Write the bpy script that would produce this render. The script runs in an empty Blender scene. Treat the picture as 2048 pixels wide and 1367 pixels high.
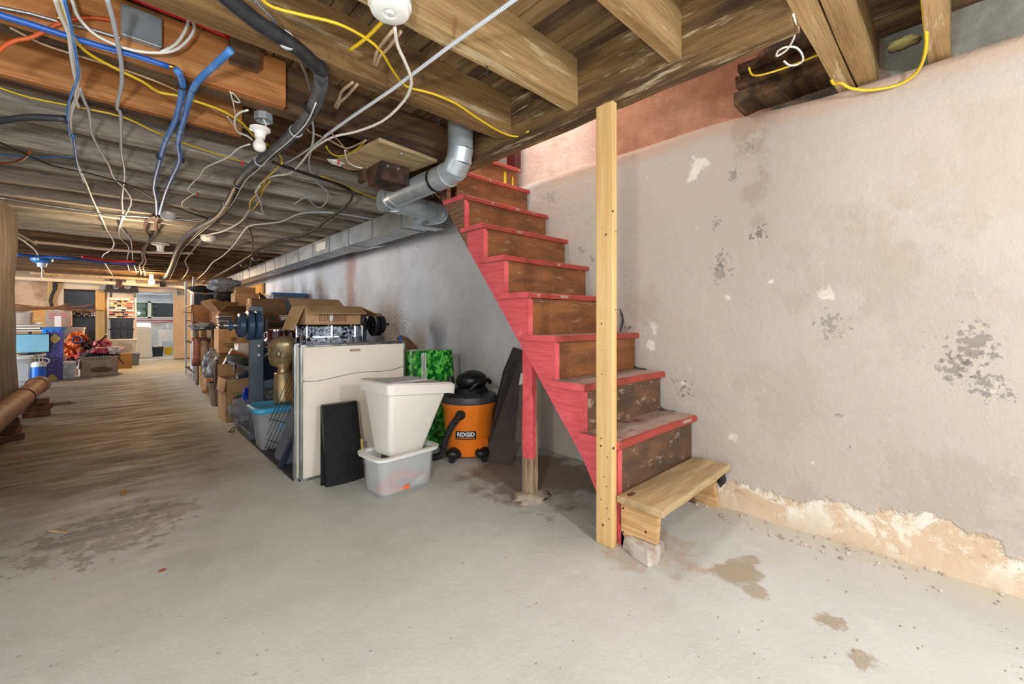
import bpy, bmesh, math, random
from mathutils import Vector, Matrix, noise
random.seed(7)
PI = math.pi
scn = bpy.context.scene
COL = scn.collection

# ---------------------------------------------------------------- camera
FPX, HY = 843.0, 640.0
NX, NY = 901/math.hypot(901, 843), 843/math.hypot(901, 843)
cam = bpy.data.cameras.new('camera'); cam.sensor_width = 36.0
cam.lens = FPX/2048*36; cam.shift_y = (HY-683.5)/2048; cam.clip_start = 0.02; cam.clip_end = 200
camo = bpy.data.objects.new('camera', cam); COL.objects.link(camo)
camo.location = (0, 0, 1.0); camo.rotation_euler = (PI/2, 0, -math.atan2(NY, NX))
scn.camera = camo
scn.view_settings.view_transform = 'Standard'; scn.view_settings.look = 'None'
scn.view_settings.gamma = 1; scn.view_settings.use_curve_mapping = False
scn.view_settings.exposure = 0.13

# ---------------------------------------------------------------- world and lights
w = bpy.data.worlds.new('world'); scn.world = w; w.use_nodes = True
bg = w.node_tree.nodes['Background']; bg.inputs[0].default_value = (0.93, 0.97, 1.0, 1); bg.inputs[1].default_value = 1.9

def light(name, kind, loc, power, color=(1, 1, 1), size=0.1, size_y=None, rot=(0, 0, 0), spread=None):
    l = bpy.data.lights.new(name, kind); l.energy = power; l.color = color
    if kind == 'AREA':
        l.shape = 'RECTANGLE'; l.size = size; l.size_y = size_y or size
        if spread: l.spread = spread
    else: l.shadow_soft_size = size
    o = bpy.data.objects.new(name, l); COL.objects.link(o); o.location = loc; o.rotation_euler = rot
    return o
light('assumed_right_light', 'POINT', (0.95, -0.85, 1.45), 66, (1, 0.985, 0.97), 0.05)  # unseen light assumed right of the camera, from the way shadows fall
light('second_flash_light', 'POINT', (-0.35, 0.15, 1.25), 66, (1, 0.99, 0.98), 0.06)  # second flash added beside the camera to even out boards and wall
light('assumed_left_daylight', 'AREA', (-4.6, 9.3, 1.35), 330, (0.80, 0.90, 1.0), 2.6, 1.0, (0, -PI/2+0.25, 0))  # unseen daylight assumed from the left; no window is built there
light('laundry_window_daylight', 'AREA', (0.4, 16.6, 1.62), 14, (0.9, 0.97, 1.0), 1.5, 0.6, (-PI/2, 0, 0))
light('added_laundry_light', 'AREA', (0.6, 15.2, 2.1), 16, (1, 0.98, 0.95), 0.5, 0.5, (0, 0, 0))  # unseen overhead light added to brighten the laundry room
light('assumed_stairwell_light', 'AREA', (2.05, 2.1, 3.35), 22, (1, 0.95, 0.9), 0.5, 0.5, (0, 0, 0))  # unseen light assumed above the stairs, from the bright upper wall
light('bathroom_fill_light', 'AREA', (-.6, 14.6, 2.1), 9, (1, .9, .8), .3, .3)  # unseen light added to brighten the tiles behind the dark doorway
light('passage_bulb_light', 'POINT', (0.42, 11.7, 1.82), 85, (1, 0.62, 0.28), 0.04)
light('passage_fill_light', 'POINT', (0.1, 5.6, 1.6), 34, (1, 0.74, 0.48), 0.06)  # warm fill added in mid-passage, no fixture hangs here

# ---------------------------------------------------------------- helpers
def ray(px, py):
    a = (px-1024)/FPX
    return (a*NX+NY, -a*NY+NX, (HY-py)/FPX)
def at(px, py, x=None, y=None, z=None):
    r = ray(px, py)
    t = x/r[0] if x is not None else (y/r[1] if y is not None else (z-1)/r[2])
    return Vector((r[0]*t, r[1]*t, 1+r[2]*t))
def hx(r, g, b):
    f = lambda c: (c/255/12.92 if c/255 <= .04045 else ((c/255+.055)/1.055)**2.4)
    return (f(r), f(g), f(b), 1)

class NB:
    def __init__(s, tree): s.t = tree
    def n(s, typ, ins=None, **props):
        nd = s.t.nodes.new(typ)
        for k, v in props.items(): setattr(nd, k, v)
        for k, v in (ins or {}).items():
            sk = nd.inputs[k]
            if isinstance(v, bpy.types.NodeSocket): s.t.links.new(v, sk)
            else: sk.default_value = v
        return nd
    def math(s, op, a, b=0.0, c=False):
        nd = s.n('ShaderNodeMath', {0: a, 1: b}, operation=op); nd.use_clamp = c; return nd.outputs[0]
    def mr(s, v, a, b, c=0.0, d=1.0, smooth=True):
        nd = s.n('ShaderNodeMapRange', {0: v, 1: a, 2: b, 3: c, 4: d})
        if smooth: nd.interpolation_type = 'SMOOTHSTEP'
        return nd.outputs[0]
    def mix(s, f, a, b):
        nd = s.t.nodes.new('ShaderNodeMix'); nd.data_type = 'RGBA'
        for i, v in ((0, f), (6, a), (7, b)):
            if isinstance(v, bpy.types.NodeSocket): s.t.links.new(v, nd.inputs[i])
            else: nd.inputs[i].default_value = v
        return nd.outputs[2]
    def noise(s, vec, scale, detail=4, rough=.55, dist=0.0):
        return s.n('ShaderNodeTexNoise', {'Vector': vec, 'Scale': scale, 'Detail': detail, 'Roughness': rough, 'Distortion': dist}).outputs['Fac']
    def scaled(s, vec, sc, loc=(0, 0, 0)):
        return s.n('ShaderNodeMapping', {'Vector': vec, 'Scale': sc, 'Location': loc}).outputs[0]
    def spot(s, pos, p, r, amp=0.5, nsc=8.0, soft=0.4):
        d = s.n('ShaderNodeVectorMath', {0: pos, 1: p}, operation='DISTANCE').outputs['Value']
        nz = s.math('MULTIPLY', s.math('SUBTRACT', s.noise(pos, nsc, 5, .65), .5), amp*r*4)
        return s.mr(s.math('ADD', d, nz), r*(1-soft), r*(1+soft*.3), 1.0, 0.0)

MATS = {}
def newmat(name):
    m = bpy.data.materials.new(name); m.use_nodes = True; MATS[name] = m
    nb = NB(m.node_tree); bs = m.node_tree.nodes['Principled BSDF']
    return m, nb, bs
def M(name, c1, c2=None, scale=6, rough=.6, metal=0, bump=0, st=(1, 1, 1), lo=.35, hi=.65, detail=4, alpha=None, c3=None, s3=20, coat=0, spec=None, trans=0, emit=None, es=1, bs_=None, t3=.6):
    m, nb, bs = newmat(name)
    tc = nb.n('ShaderNodeTexCoord').outputs['Object']
    col = c1
    if c2:
        v = nb.scaled(tc, st)
        nz = nb.noise(v, scale, detail, .6)
        col = nb.mix(nb.mr(nz, lo, hi), c1, c2)
        if name.split('_')[0] in ('wood', 'plank', 'trimmer', 'pine', 'riser', 'fir'):
            gv = nb.noise(nb.scaled(tc, tuple(q*5 if q > 1 else q*1.5 for q in st)), 6, 8, .75, .6)
            col = nb.mix(nb.math('MULTIPLY', nb.mr(gv, .48, .62), .10 if name[:3] in ('pin', 'fir') else .42), col, tuple(q*.45 for q in c2[:3])+(1,))
        if c3: col = nb.mix(nb.mr(nb.noise(v, s3, 5, .7), t3, t3+.12), col, c3)
        if bump:
            b = nb.n('ShaderNodeBump', {'Height': nb.noise(v, (bs_ or scale*3), 6, .7), 'Strength': bump, 'Distance': .01})
            nb.t.links.new(b.outputs[0], bs.inputs['Normal'])
    if isinstance(col, bpy.types.NodeSocket): nb.t.links.new(col, bs.inputs['Base Color'])
    else: bs.inputs['Base Color'].default_value = col
    bs.inputs['Roughness'].default_value = rough; bs.inputs['Metallic'].default_value = metal
    if alpha is not None: bs.inputs['Alpha'].default_value = alpha
    if coat: bs.inputs['Coat Weight'].default_value = coat
    if spec is not None: bs.inputs['Specular IOR Level'].default_value = spec
    if trans: bs.inputs['Transmission Weight'].default_value = trans
    if emit: bs.inputs['Emission Color'].default_value = emit; bs.inputs['Emission Strength'].default_value = es
    return m

class B:
    """collects shapes of ONE mesh"""
    def __init__(s): s.v = []; s.f = []
    def add(s, vs, fs):
        o = len(s.v); s.v += [Vector(v) for v in vs]; s.f += [tuple(i+o for i in f) for f in fs]; return s
    def box(s, x0, x1, y0, y1, z0, z1, mtx=None):
        vs = [Vector(p) for p in ((x0,y0,z0),(x1,y0,z0),(x1,y1,z0),(x0,y1,z0),(x0,y0,z1),(x1,y0,z1),(x1,y1,z1),(x0,y1,z1))]
        if mtx: vs = [mtx @ v for v in vs]
        return s.add(vs, [(0,3,2,1),(4,5,6,7),(0,1,5,4),(1,2,6,5),(2,3,7,6),(3,0,4,7)])
    def cyl(s, p0, p1, r0, r1=None, seg=12, caps=True):
        p0, p1 = Vector(p0), Vector(p1); r1 = r0 if r1 is None else r1
        d = (p1-p0).normalized(); u = d.orthogonal().normalized(); w_ = d.cross(u)
        vs = [];
        for p, r in ((p0, r0), (p1, r1)):
            for i in range(seg):
                a = 2*PI*i/seg; vs.append(p+u*math.cos(a)*r+w_*math.sin(a)*r)
        fs = [(i, (i+1) % seg, seg+(i+1) % seg, seg+i) for i in range(seg)]
        if caps: fs += [tuple(range(seg))[::-1], tuple(range(seg, 2*seg))]
        return s.add(vs, fs)
    def tube(s, pts, r, seg=8, smooth=3, closed=False):
        pts = [Vector(p) for p in pts]
        if smooth > 1 and len(pts) > 2:
            q = []
            n = len(pts)
            for i in range(n-1):
                a, b, c, d = pts[max(i-1, 0)], pts[i], pts[i+1], pts[min(i+2, n-1)]
                for k in range(smooth):
                    t = k/smooth
                    q.append(.5*((2*b)+(c-a)*t+(2*a-5*b+4*c-d)*t*t+(3*b-a-3*c+d)*t**3))
            q.append(pts[-1]); pts = q
        n = len(pts); vs = []; u = None
        rr = r if callable(r) else (lambda t: r)
        for i, p in enumerate(pts):
            d = (pts[min(i+1, n-1)]-pts[max(i-1, 0)])
            d = d.normalized() if d.length > 1e-9 else Vector((0, 0, 1))
            u = d.orthogonal().normalized() if u is None else (u-d*u.dot(d)).normalized()
            w_ = d.cross(u); R = rr(i/(n-1))
            for k in range(seg):
                a = 2*PI*k/seg; vs.append(p+u*math.cos(a)*R+w_*math.sin(a)*R)
        fs = [(i*seg+k, i*seg+(k+1) % seg, (i+1)*seg+(k+1) % seg, (i+1)*seg+k) for i in range(n-1) for k in range(seg)]
        fs += [tuple(range(seg))[::-1], tuple(range((n-1)*seg, n*seg))]
        return s.add(vs, fs)
    def rings(s, rings, cap0=True, cap1=True):
        n = len(rings[0]); vs = [p for r in rings for p in r]
        fs = [(j*n+i, j*n+(i+1) % n, (j+1)*n+(i+1) % n, (j+1)*n+i) for j in range(len(rings)-1) for i in range(n)]
        if cap0: fs.append(tuple(range(n))[::-1])
        if cap1: fs.append(tuple(range((len(rings)-1)*n, len(rings)*n)))
        return s.add(vs, fs)
    def loft(s, secs, cs=4, cap0=True, cap1=True, mtx=None):
        """secs: (z, half_x, half_y, corner_r, cx, cy)"""
        R = []
        for sec in secs:
            z, a, b, r = sec[:4]; cx, cy = (sec[4], sec[5]) if len(sec) > 4 else (0, 0)
            r = min(r, a*.999, b*.999); ring = []
            for q, (sx, sy) in enumerate(((1, 1), (-1, 1), (-1, -1), (1, -1))):
                for k in range(cs+1):
                    t = (q+k/cs)*PI/2
                    p = Vector((cx+sx*(a-r)+r*math.cos(t), cy+sy*(b-r)+r*math.sin(t), z))
                    ring.append(mtx @ p if mtx else p)
            R.append(ring)
        return s.rings(R, cap0, cap1)
    def lathe(s, prof, c=(0, 0, 0), seg=24, axis='Z', cap=True):
        R = []
        for r, h in prof:
            ring = []
            for i in range(seg):
                a = 2*PI*i/seg; x, y = r*math.cos(a), r*math.sin(a)
                p = {'Z': (x, y, h), 'X': (h, x, y), 'Y': (y, h, x)}[axis]
                ring.append(Vector(p)+Vector(c))
            R.append(ring)
        return s.rings(R, cap, cap)
    def prism(s, poly, a, b, plane='YZ'):
        f = {'YZ': lambda p, t: (t, p[0], p[1]), 'XZ': lambda p, t: (p[0], t, p[1]), 'XY': lambda p, t: (p[0], p[1], t)}[plane]
        return s.rings([[Vector(f(p, a)) for p in poly], [Vector(f(p, b)) for p in poly]])
    def blob(s, c, dims, seed=0, amp=.25, fr=1.6, sub=3, flat=0.0):
        bm = bmesh.new(); bmesh.ops.create_icosphere(bm, subdivisions=sub, radius=1)
        vs = []
        for v in bm.verts:
            p = v.co; nz = noise.noise(p*fr+Vector((seed*3.1, seed, 0)))*amp+noise.noise(p*fr*3+Vector((seed, 0, 5)))*amp*.45
            q = p*(1+nz); q = Vector((q.x*dims[0], q.y*dims[1], q.z*dims[2]))
            q.z = max(q.z, -dims[2]*(1-flat)); vs.append(q+Vector(c))
        fs = [tuple(v.index for v in f.verts) for f in bm.faces]; bm.free()
        return s.add(vs, fs)

def mkobj(name, b, mat, smooth=False, bevel=0, off=None, solid=0, subsurf=0):
    me = bpy.data.meshes.new(name)
    off = Vector(off) if off is not None else Vector((0, 0, 0))
    me.from_pydata([v-off for v in b.v], [], b.f); me.validate()
    bm = bmesh.new(); bm.from_mesh(me); bmesh.ops.recalc_face_normals(bm, faces=bm.faces); bm.to_mesh(me); bm.free()
    if isinstance(mat, str): mat = MATS[mat]
    me.materials.append(mat)
    o = bpy.data.objects.new(name, me); COL.objects.link(o)
    if smooth:
        for p in me.polygons: p.use_smooth = True
        if smooth == 'a':
            try: me.set_sharp_from_angle(angle=math.radians(38))
            except Exception: pass
    if solid:
        md = o.modifiers.new('s', 'SOLIDIFY'); md.thickness = solid; md.offset = 0
    if bevel:
        md = o.modifiers.new('b', 'BEVEL'); md.width = bevel; md.segments = 2; md.limit_method = 'ANGLE'; md.angle_limit = math.radians(40)
    if subsurf:
        md = o.modifiers.new('ss', 'SUBSURF'); md.levels = subsurf; md.render_levels = subsurf
    return o
def tag(o, label, cat, group=None):
    o['label'] = label; o['category'] = cat
    if group: o['group'] = group
    return o
def thing(name, label, cat, loc=(0, 0, 0), rz=0, group=None):
    o = bpy.data.objects.new(name, None); COL.objects.link(o); o.empty_display_size = .05
    o.location = loc; o.rotation_euler = (0, 0, rz); return tag(o, label, cat, group)
def part(name, b, mat, parent, local=True, label=None, **k):
    """local: coordinates are relative to the thing; else world (thing unrotated)"""
    off = None
    if not local:
        p = parent; off = Vector((0, 0, 0))
        while p: off += p.location; p = p.parent
    o = mkobj(name, b, mat, off=off, **k); o.parent = parent
    if label: o['label'] = label
    return o
def solo(name, b, mat, label, cat, group=None, **k):
    xs = [v.x for v in b.v]; ys = [v.y for v in b.v]; zs = [v.z for v in b.v]
    off = Vector(((min(xs)+max(xs))/2, (min(ys)+max(ys))/2, min(zs)))
    o = mkobj(name, b, mat, off=off, **k); o.location = off
    return tag(o, label, cat, group)
def struct(name, b=None, mat=None, **k):
    if b is None:
        o = bpy.data.objects.new(name, None); COL.objects.link(o)
    else: o = mkobj(name, b, mat, **k)
    o['kind'] = 'structure'; return o
def copy_tree(o, parent=None):
    c = o.copy(); COL.objects.link(c); c.parent = parent
    for ch in o.children: copy_tree(ch, c)
    return c
def text(name, s, size, mat, parent, loc, rot, extrude=.0008, align='CENTER', sx=1.0):
    cu = bpy.data.curves.new(name, 'FONT'); cu.body = s; cu.size = size; cu.extrude = extrude; cu.align_x = align; cu.align_y = 'CENTER'; cu.resolution_u = 3
    t = bpy.data.objects.new('tmp', cu); COL.objects.link(t)
    dg = bpy.context.evaluated_depsgraph_get(); me = bpy.data.meshes.new_from_object(t.evaluated_get(dg))
    bpy.data.objects.remove(t)
    me.materials.clear(); me.materials.append(MATS[mat])
    o = bpy.data.objects.new(name, me); COL.objects.link(o); o.parent = parent; o.location = loc; o.rotation_euler = rot; o.scale = (sx, 1, 1)
    return o

# ---------------------------------------------------------------- materials
M('wood_near', hx(146,112,66), hx(92,63,34), 2.2, .75, bump=.5, st=(.6, 6, 6), lo=.35, hi=.7, detail=8, c3=hx(176,158,128), s3=3.1, bs_=14, t3=.56)
M('wood_near_light', hx(178,146,98), hx(128,94,54), 2.0, .75, bump=.5, st=(.6, 6, 6), lo=.4, hi=.75, detail=8, c3=hx(206,184,146), s3=3.1, bs_=14, t3=.56)
M('wood_dark', hx(112,82,50), hx(56,38,24), 2.4, .8, bump=.5, st=(.6, 6, 6), detail=8, c3=hx(128,100,64), s3=4, bs_=14)
M('wood_grey', hx(182,174,160), hx(128,116,100), 2.2, .85, bump=.6, st=(.5, 7, 7), lo=.4, hi=.7, detail=8, c3=hx(194,188,176), s3=3, bs_=16, t3=.52)
M('wood_brown_far', hx(128,98,66), hx(78,54,34), 2.2, .85, bump=.5, st=(.5, 7, 7), lo=.35, hi=.65, detail=8, c3=hx(150,130,100), s3=4, bs_=14)
M('plank', hx(160,130,88), hx(98,74,48), 2.0, .8, bump=.6, st=(7, .6, 6), detail=8, c3=hx(164,146,112), s3=4, bs_=14)
M('plank_dark', hx(130,102,66), hx(78,56,36), 2.4, .8, bump=.6, st=(7, .6, 6), detail=8, c3=hx(140,118,84), s3=4, bs_=14)
M('trimmer_wood', hx(140,108,64), hx(74,50,28), 2.4, .8, bump=.6, st=(6, .7, 6), lo=.3, hi=.7, detail=8, c3=hx(192,172,136), s3=4.2, bs_=14, t3=.55)
M('fir_new', hx(200,138,80), hx(172,108,56), 2.2, .6, bump=.1, st=(.4, 3, 16), lo=.4, hi=.62, detail=6, c3=hx(206,148,92), s3=7)
M('pine_post', hx(224,190,132), hx(208,168,104), 2.0, .6, bump=.1, st=(12, 12, .6), lo=.35, hi=.65, detail=6, c3=hx(196,152,92), s3=9, t3=.66)
M('pine_board', hx(196,170,128), hx(160,134,96), 2.2, .7, bump=.25, st=(.9, 7, 7), lo=.35, hi=.65, detail=8, c3=hx(118,96,72), s3=3, t3=.63)
M('pine_leg', hx(216,180,130), hx(190,146,92), 3, .65, bump=.1, st=(1, 1, 14), lo=.35, hi=.65, detail=5)
M('knot', hx(96,58,30), rough=.8)
M('riser_wood', hx(152,92,48), hx(104,66,38), 2.5, .5, bump=.3, st=(1.2, 4, 6), lo=.3, hi=.7, detail=8, c3=hx(150,128,96), s3=6, t3=.58)
M('riser_worn', hx(116,80,54), hx(82,62,46), 3.2, .75, bump=.4, st=(1.5, 4, 3), lo=.35, hi=.65, detail=8, c3=hx(160,140,116), s3=6, t3=.56)
M('pink_paint', hx(226,96,100), hx(206,78,84), 8, .55)
M('red_paint', hx(172,62,54), hx(142,58,44), 6, .5, bump=.25, st=(1, 1, 1), lo=.35, hi=.7, detail=7, c3=hx(150,104,84), s3=22, t3=.63)
M('tread_paint', hx(154,116,104), hx(164,146,132), 5, .75, bump=.3, lo=.35, hi=.62, detail=8, c3=hx(126,58,50), s3=9, t3=.55)
M('galv', hx(206,214,220), hx(172,184,192), 5, .34, metal=.55, lo=.35, hi=.65, detail=5, bump=.08)
M('galv_dull', hx(186,194,200), hx(152,160,166), 3, .4, metal=.5, lo=.35, hi=.65, detail=5, bump=.06)
M('steel', hx(180,182,184), rough=.35, metal=.9)
M('chrome', hx(225,228,232), rough=.12, metal=1)
M('black_foam', hx(44,46,50), hx(28,29,32), 30, .55, detail=3)
M('grey_foam', hx(92,96,102), hx(66,68,74), 20, .6, detail=3)
M('black_plastic', hx(24,24,26), rough=.4)
M('black_rubber', hx(36,36,38), hx(22,22,24), 40, .7)
M('pex_blue', hx(38,98,190), rough=.35)
M('pex_blue_pale', hx(68,132,206), hx(150,186,220), 9, .5, lo=.5, hi=.75)
M('pex_red', hx(214,30,30), rough=.35)
M('wire_white', hx(236,232,222), rough=.5)
M('wire_tan', hx(186,160,128), hx(160,132,100), 14, .6)
M('wire_grey', hx(190,196,202), rough=.5)
M('wire_yellow', hx(222,188,34), rough=.45)
M('wire_orange', hx(206,92,38), rough=.5)
M('wire_black', hx(28,26,26), rough=.5)
M('white_plastic', hx(232,232,228), rough=.4)
M('bin_white', hx(232,229,220), rough=.42)
M('porcelain', hx(236,234,228), rough=.2)
M('red_plastic', hx(196,30,30), rough=.4)
M('rusty_metal', hx(92,62,48), hx(44,40,40), 6, .7, metal=.3, bump=.3, lo=.4, hi=.6)
M('brass', hx(190,150,70), rough=.35, metal=.9)
M('cardboard', hx(186,146,102), hx(170,130,88), 3, .85, lo=.4, hi=.6)
M('cardboard_dark', hx(138,100,64), hx(116,82,52), 3, .85, lo=.4, hi=.6)
M('cardboard_light', hx(206,168,124), hx(190,150,106), 4, .85, lo=.4, hi=.6)
M('cardboard_grey', hx(178,158,146), hx(164,142,128), 4, .85, lo=.4, hi=.6)
M('tape', hx(176,150,112), rough=.3)
M('print_dark', hx(52,44,40), rough=.7)
M('print_green', hx(34,110,70), rough=.7)
M('print_orange', hx(222,104,46), rough=.6)
M('print_red', hx(206,84,70), rough=.6)
M('print_white', hx(235,235,232), rough=.5)
M('paper_white', hx(226,222,214), rough=.8)
M('tote_blue', hx(30,120,200), rough=.4)
M('tote_navy', hx(46,58,88), rough=.4)
M('tote_dkblue', hx(30,42,66), rough=.35)
M('tote_lid_blue', hx(72,176,226), rough=.35)
M('clear_tote', hx(206,214,222), rough=.25, alpha=.55)
M('clear_tote_dark', hx(100,112,126), rough=.3, alpha=.8)
M('bin_translucent', hx(222,226,228), rough=.35, alpha=.36)
M('rack_steel', hx(92,104,116), rough=.45, metal=.2)
M('plate_blue', hx(62,84,108), rough=.32)
M('plate_black', hx(30,34,42), rough=.4)
M('bronze', hx(196,164,116), hx(150,140,108), 9, .3, metal=.5, bump=.15, lo=.4, hi=.6, detail=5)
M('board_cream', hx(236,228,212), hx(228,218,200), 2, .7, lo=.4, hi=.6)
M('alu', hx(170,176,176), hx(110,116,118), 12, .3, metal=.85, st=(1, 1, .3))
M('black_gloss', hx(17,18,20), hx(11,11,12), 30, .3, bump=.9, bs_=60, spec=.35)
M('vac_orange', hx(240,126,28), rough=.38)
M('panel_brown', hx(72,64,60), hx(60,53,50), 3, .8, lo=.4, hi=.6)
M('snare_red', hx(112,26,34), hx(84,18,26), 8, .25, coat=.6)
M('drum_skin', hx(222,222,216), rough=.5)
M('grey_cloth', hx(150,154,160), hx(118,120,128), 9, .9, bump=.5)
M('bag_grey', hx(136,140,146), hx(92,96,102), 7, .35, bump=.6, lo=.4, hi=.6)
M('clear_wrap', hx(170,146,132), hx(120,96,84), 7, .2, bump=.7, lo=.4, hi=.6)
M('wrap_red', hx(158,100,80), hx(116,74,60), 6, .25, bump=.6, lo=.4, hi=.6)
M('paper_bag', hx(166,124,84), hx(140,100,66), 5, .85, bump=.4)
M('foam_mat', hx(70,72,78), hx(50,52,58), 60, .8)
M('blue_bright', hx(24,66,196), rough=.35)
M('pot_wicker', hx(124,106,92), hx(88,72,62), 3, .85, bump=.5, st=(1, 1, .2))
M('screen', hx(150,205,225), hx(100,175,200), 1.0, .3, lo=.3, hi=.7)
M('purple', hx(92,88,172), hx(78,72,150), 3, .6)
M('yellow_card', hx(206,188,96), rough=.6)
M('jug_blue', hx(24,104,214), rough=.35)
M('grey_white', hx(196,198,200), rough=.45)
M('drywall', hx(222,204,184), hx(212,192,170), 1.2, .9, lo=.4, hi=.6)
M('jamb_pine', hx(224,180,112), hx(206,156,88), 2, .6, st=(8, 8, .6), detail=5)
M('pvc', hx(232,208,178), rough=.4)
M('twig', hx(172,116,72), hx(112,74,46), 7, .8, st=(1, 1, 1))
M('orange_stuff', hx(222,104,36), hx(150,60,26), 8, .6, lo=.45, hi=.6)
M('cloth_red', hx(170,40,70), hx(236,150,150), 16, .9, lo=.5, hi=.6)
M('cloth_navy', hx(38,44,66), hx(20,22,34), 8, .9)
M('cloth_white', hx(232,222,218), hx(208,190,190), 6, .9)
M('appliance', hx(240,241,244), rough=.3)
M('glass_dark', hx(46,54,66), rough=.15)
M('terracotta', hx(156,112,82), hx(122,82,58), 5, .6, bump=.2, lo=.35, hi=.6, c3=hx(196,168,140), s3=4, t3=.62)
M('foam_yellow', hx(206,196,130), rough=.9)
M('brick_red', hx(128,76,56), hx(88,56,44), 10, .85, bump=.5)
M('concrete_lump', hx(176,160,138), hx(148,128,106), 12, .9, bump=.9, lo=.35, hi=.65, bs_=20)
M('block_white', hx(204,196,184), hx(168,150,132), 10, .9, bump=.8, lo=.4, hi=.62, bs_=24)
M('maroon', hx(92,34,20), hx(64,22,14), 4, .4, st=(1, 1, .5))
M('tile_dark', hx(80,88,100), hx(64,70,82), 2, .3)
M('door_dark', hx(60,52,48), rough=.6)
M('leaf_orange', hx(190,120,40), rough=.7)
M('foliage', hx(70,130,50), hx(28,64,24), 12, .7)
M('speaker_black', hx(40,34,30), rough=.7)
M('book_mix', hx(200,196,190), hx(60,60,66), 9, .6, st=(1, 1, 8), lo=.45, hi=.55)
M('pvc_grey', hx(60,62,66), rough=.5)
M('osb_panel', hx(212,160,84), hx(190,134,62), 3, .7)
M('rust_orange', hx(172,92,46), rough=.7)
m, nb, bs = newmat('bulb_glow'); bs.inputs['Base Color'].default_value = (1, .8, .5, 1)
bs.inputs['Emission Color'].default_value = (1, .85, .55, 1); bs.inputs['Emission Strength'].default_value = 60

def pearl():
    m, nb, bs = newmat('pearl')
    tc = nb.n('ShaderNodeTexCoord').outputs['Object']
    v = nb.n('ShaderNodeTexVoronoi', {'Vector': tc, 'Scale': 55.0}).outputs['Color']
    bw = nb.n('ShaderNodeRGBToBW', {0: v}).outputs[0]
    f = nb.mr(nb.math('ADD', nb.math('MULTIPLY', bw, .6), nb.math('MULTIPLY', nb.noise(tc, 28, 5, .7), .6)), .42, .78)
    nb.t.links.new(nb.mix(f, hx(24,30,42), hx(190,204,222)), bs.inputs['Base Color']); bs.inputs['Roughness'].default_value = .18
pearl()
def camo_green():
    m, nb, bs = newmat('camo_green')
    tc = nb.n('ShaderNodeTexCoord').outputs['Object']
    v = nb.n('ShaderNodeTexVoronoi', {'Vector': nb.scaled(tc, (1, 1, .7)), 'Scale': 46.0}).outputs['Color']
    bw = nb.n('ShaderNodeRGBToBW', {0: v}).outputs[0]
    f = nb.math('ADD', nb.math('MULTIPLY', bw, .7), nb.math('MULTIPLY', nb.noise(tc, 34, 3, .6, 2), .4))
    c = nb.mix(nb.mr(f, .42, .5), hx(20,92,34), hx(48,150,48)); c = nb.mix(nb.mr(f, .62, .7), c, hx(110,200,84))
    nb.t.links.new(c, bs.inputs['Base Color']); bs.inputs['Roughness'].default_value = .2; bs.inputs['Coat Weight'].default_value = .5
camo_green()
def stringer():
    m, nb, bs = newmat('stringer_paint')
    tc = nb.n('ShaderNodeTexCoord').outputs['Object']
    sp = nb.n('ShaderNodeSeparateXYZ', {0: tc}).outputs
    # grain of the sawn plank runs along its slope
    mp = nb.n('ShaderNodeMapping', {'Vector': tc, 'Rotation': (math.radians(-51), 0, 0), 'Scale': (1, 1.2, 14)}).outputs[0]
    g = nb.noise(mp, 5, 8, .7)
    g2 = nb.noise(nb.scaled(tc, (1, 1, 1)), 10, 6, .7)
    red = nb.mix(nb.mr(g, .35, .7), hx(228,98,104), hx(204,74,82)); red = nb.mix(nb.mr(g2, .6, .75), red, hx(240,136,138))
    br = nb.mix(nb.mr(g, .35, .65), hx(146,110,80), hx(98,66,46))
    e = nb.math('ADD', sp[1], nb.math('MULTIPLY', nb.math('SUBTRACT', g2, .5), .03))
    k = nb.mr(e, .565, .58)
    nb.t.links.new(nb.mix(k, red, br), bs.inputs['Base Color']); bs.inputs['Roughness'].default_value = .55
    b = nb.n('ShaderNodeBump', {'Height': g, 'Strength': .35, 'Distance': .01}); nb.t.links.new(b.outputs[0], bs.inputs['Normal'])
stringer()
def prop_post():
    m, nb, bs = newmat('prop_post_paint')
    tc = nb.n('ShaderNodeTexCoord').outputs['Object']; sp = nb.n('ShaderNodeSeparateXYZ', {0: tc}).outputs
    g = nb.noise(nb.scaled(tc, (14, 14, 1)), 4, 7, .7); g2 = nb.noise(tc, 18, 6, .7)
    red = nb.mix(nb.mr(g2, .35, .7), hx(232,96,102), hx(208,72,80))
    br = nb.mix(nb.mr(g, .35, .65), hx(176,152,122), hx(120,94,68))
    e = nb.math('ADD', sp[2], nb.math('MULTIPLY', nb.math('SUBTRACT', g2, .5), .03))
    k = nb.math('MULTIPLY', nb.mr(e, .222, .232), nb.mr(sp[0], .082, .078))
    nb.t.links.new(nb.mix(k, br, red), bs.inputs['Base Color']); bs.inputs['Roughness'].default_value = .6
    b = nb.n('ShaderNodeBump', {'Height': g, 'Strength': .3, 'Distance': .01}); nb.t.links.new(b.outputs[0], bs.inputs['Normal'])
prop_post()

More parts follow.
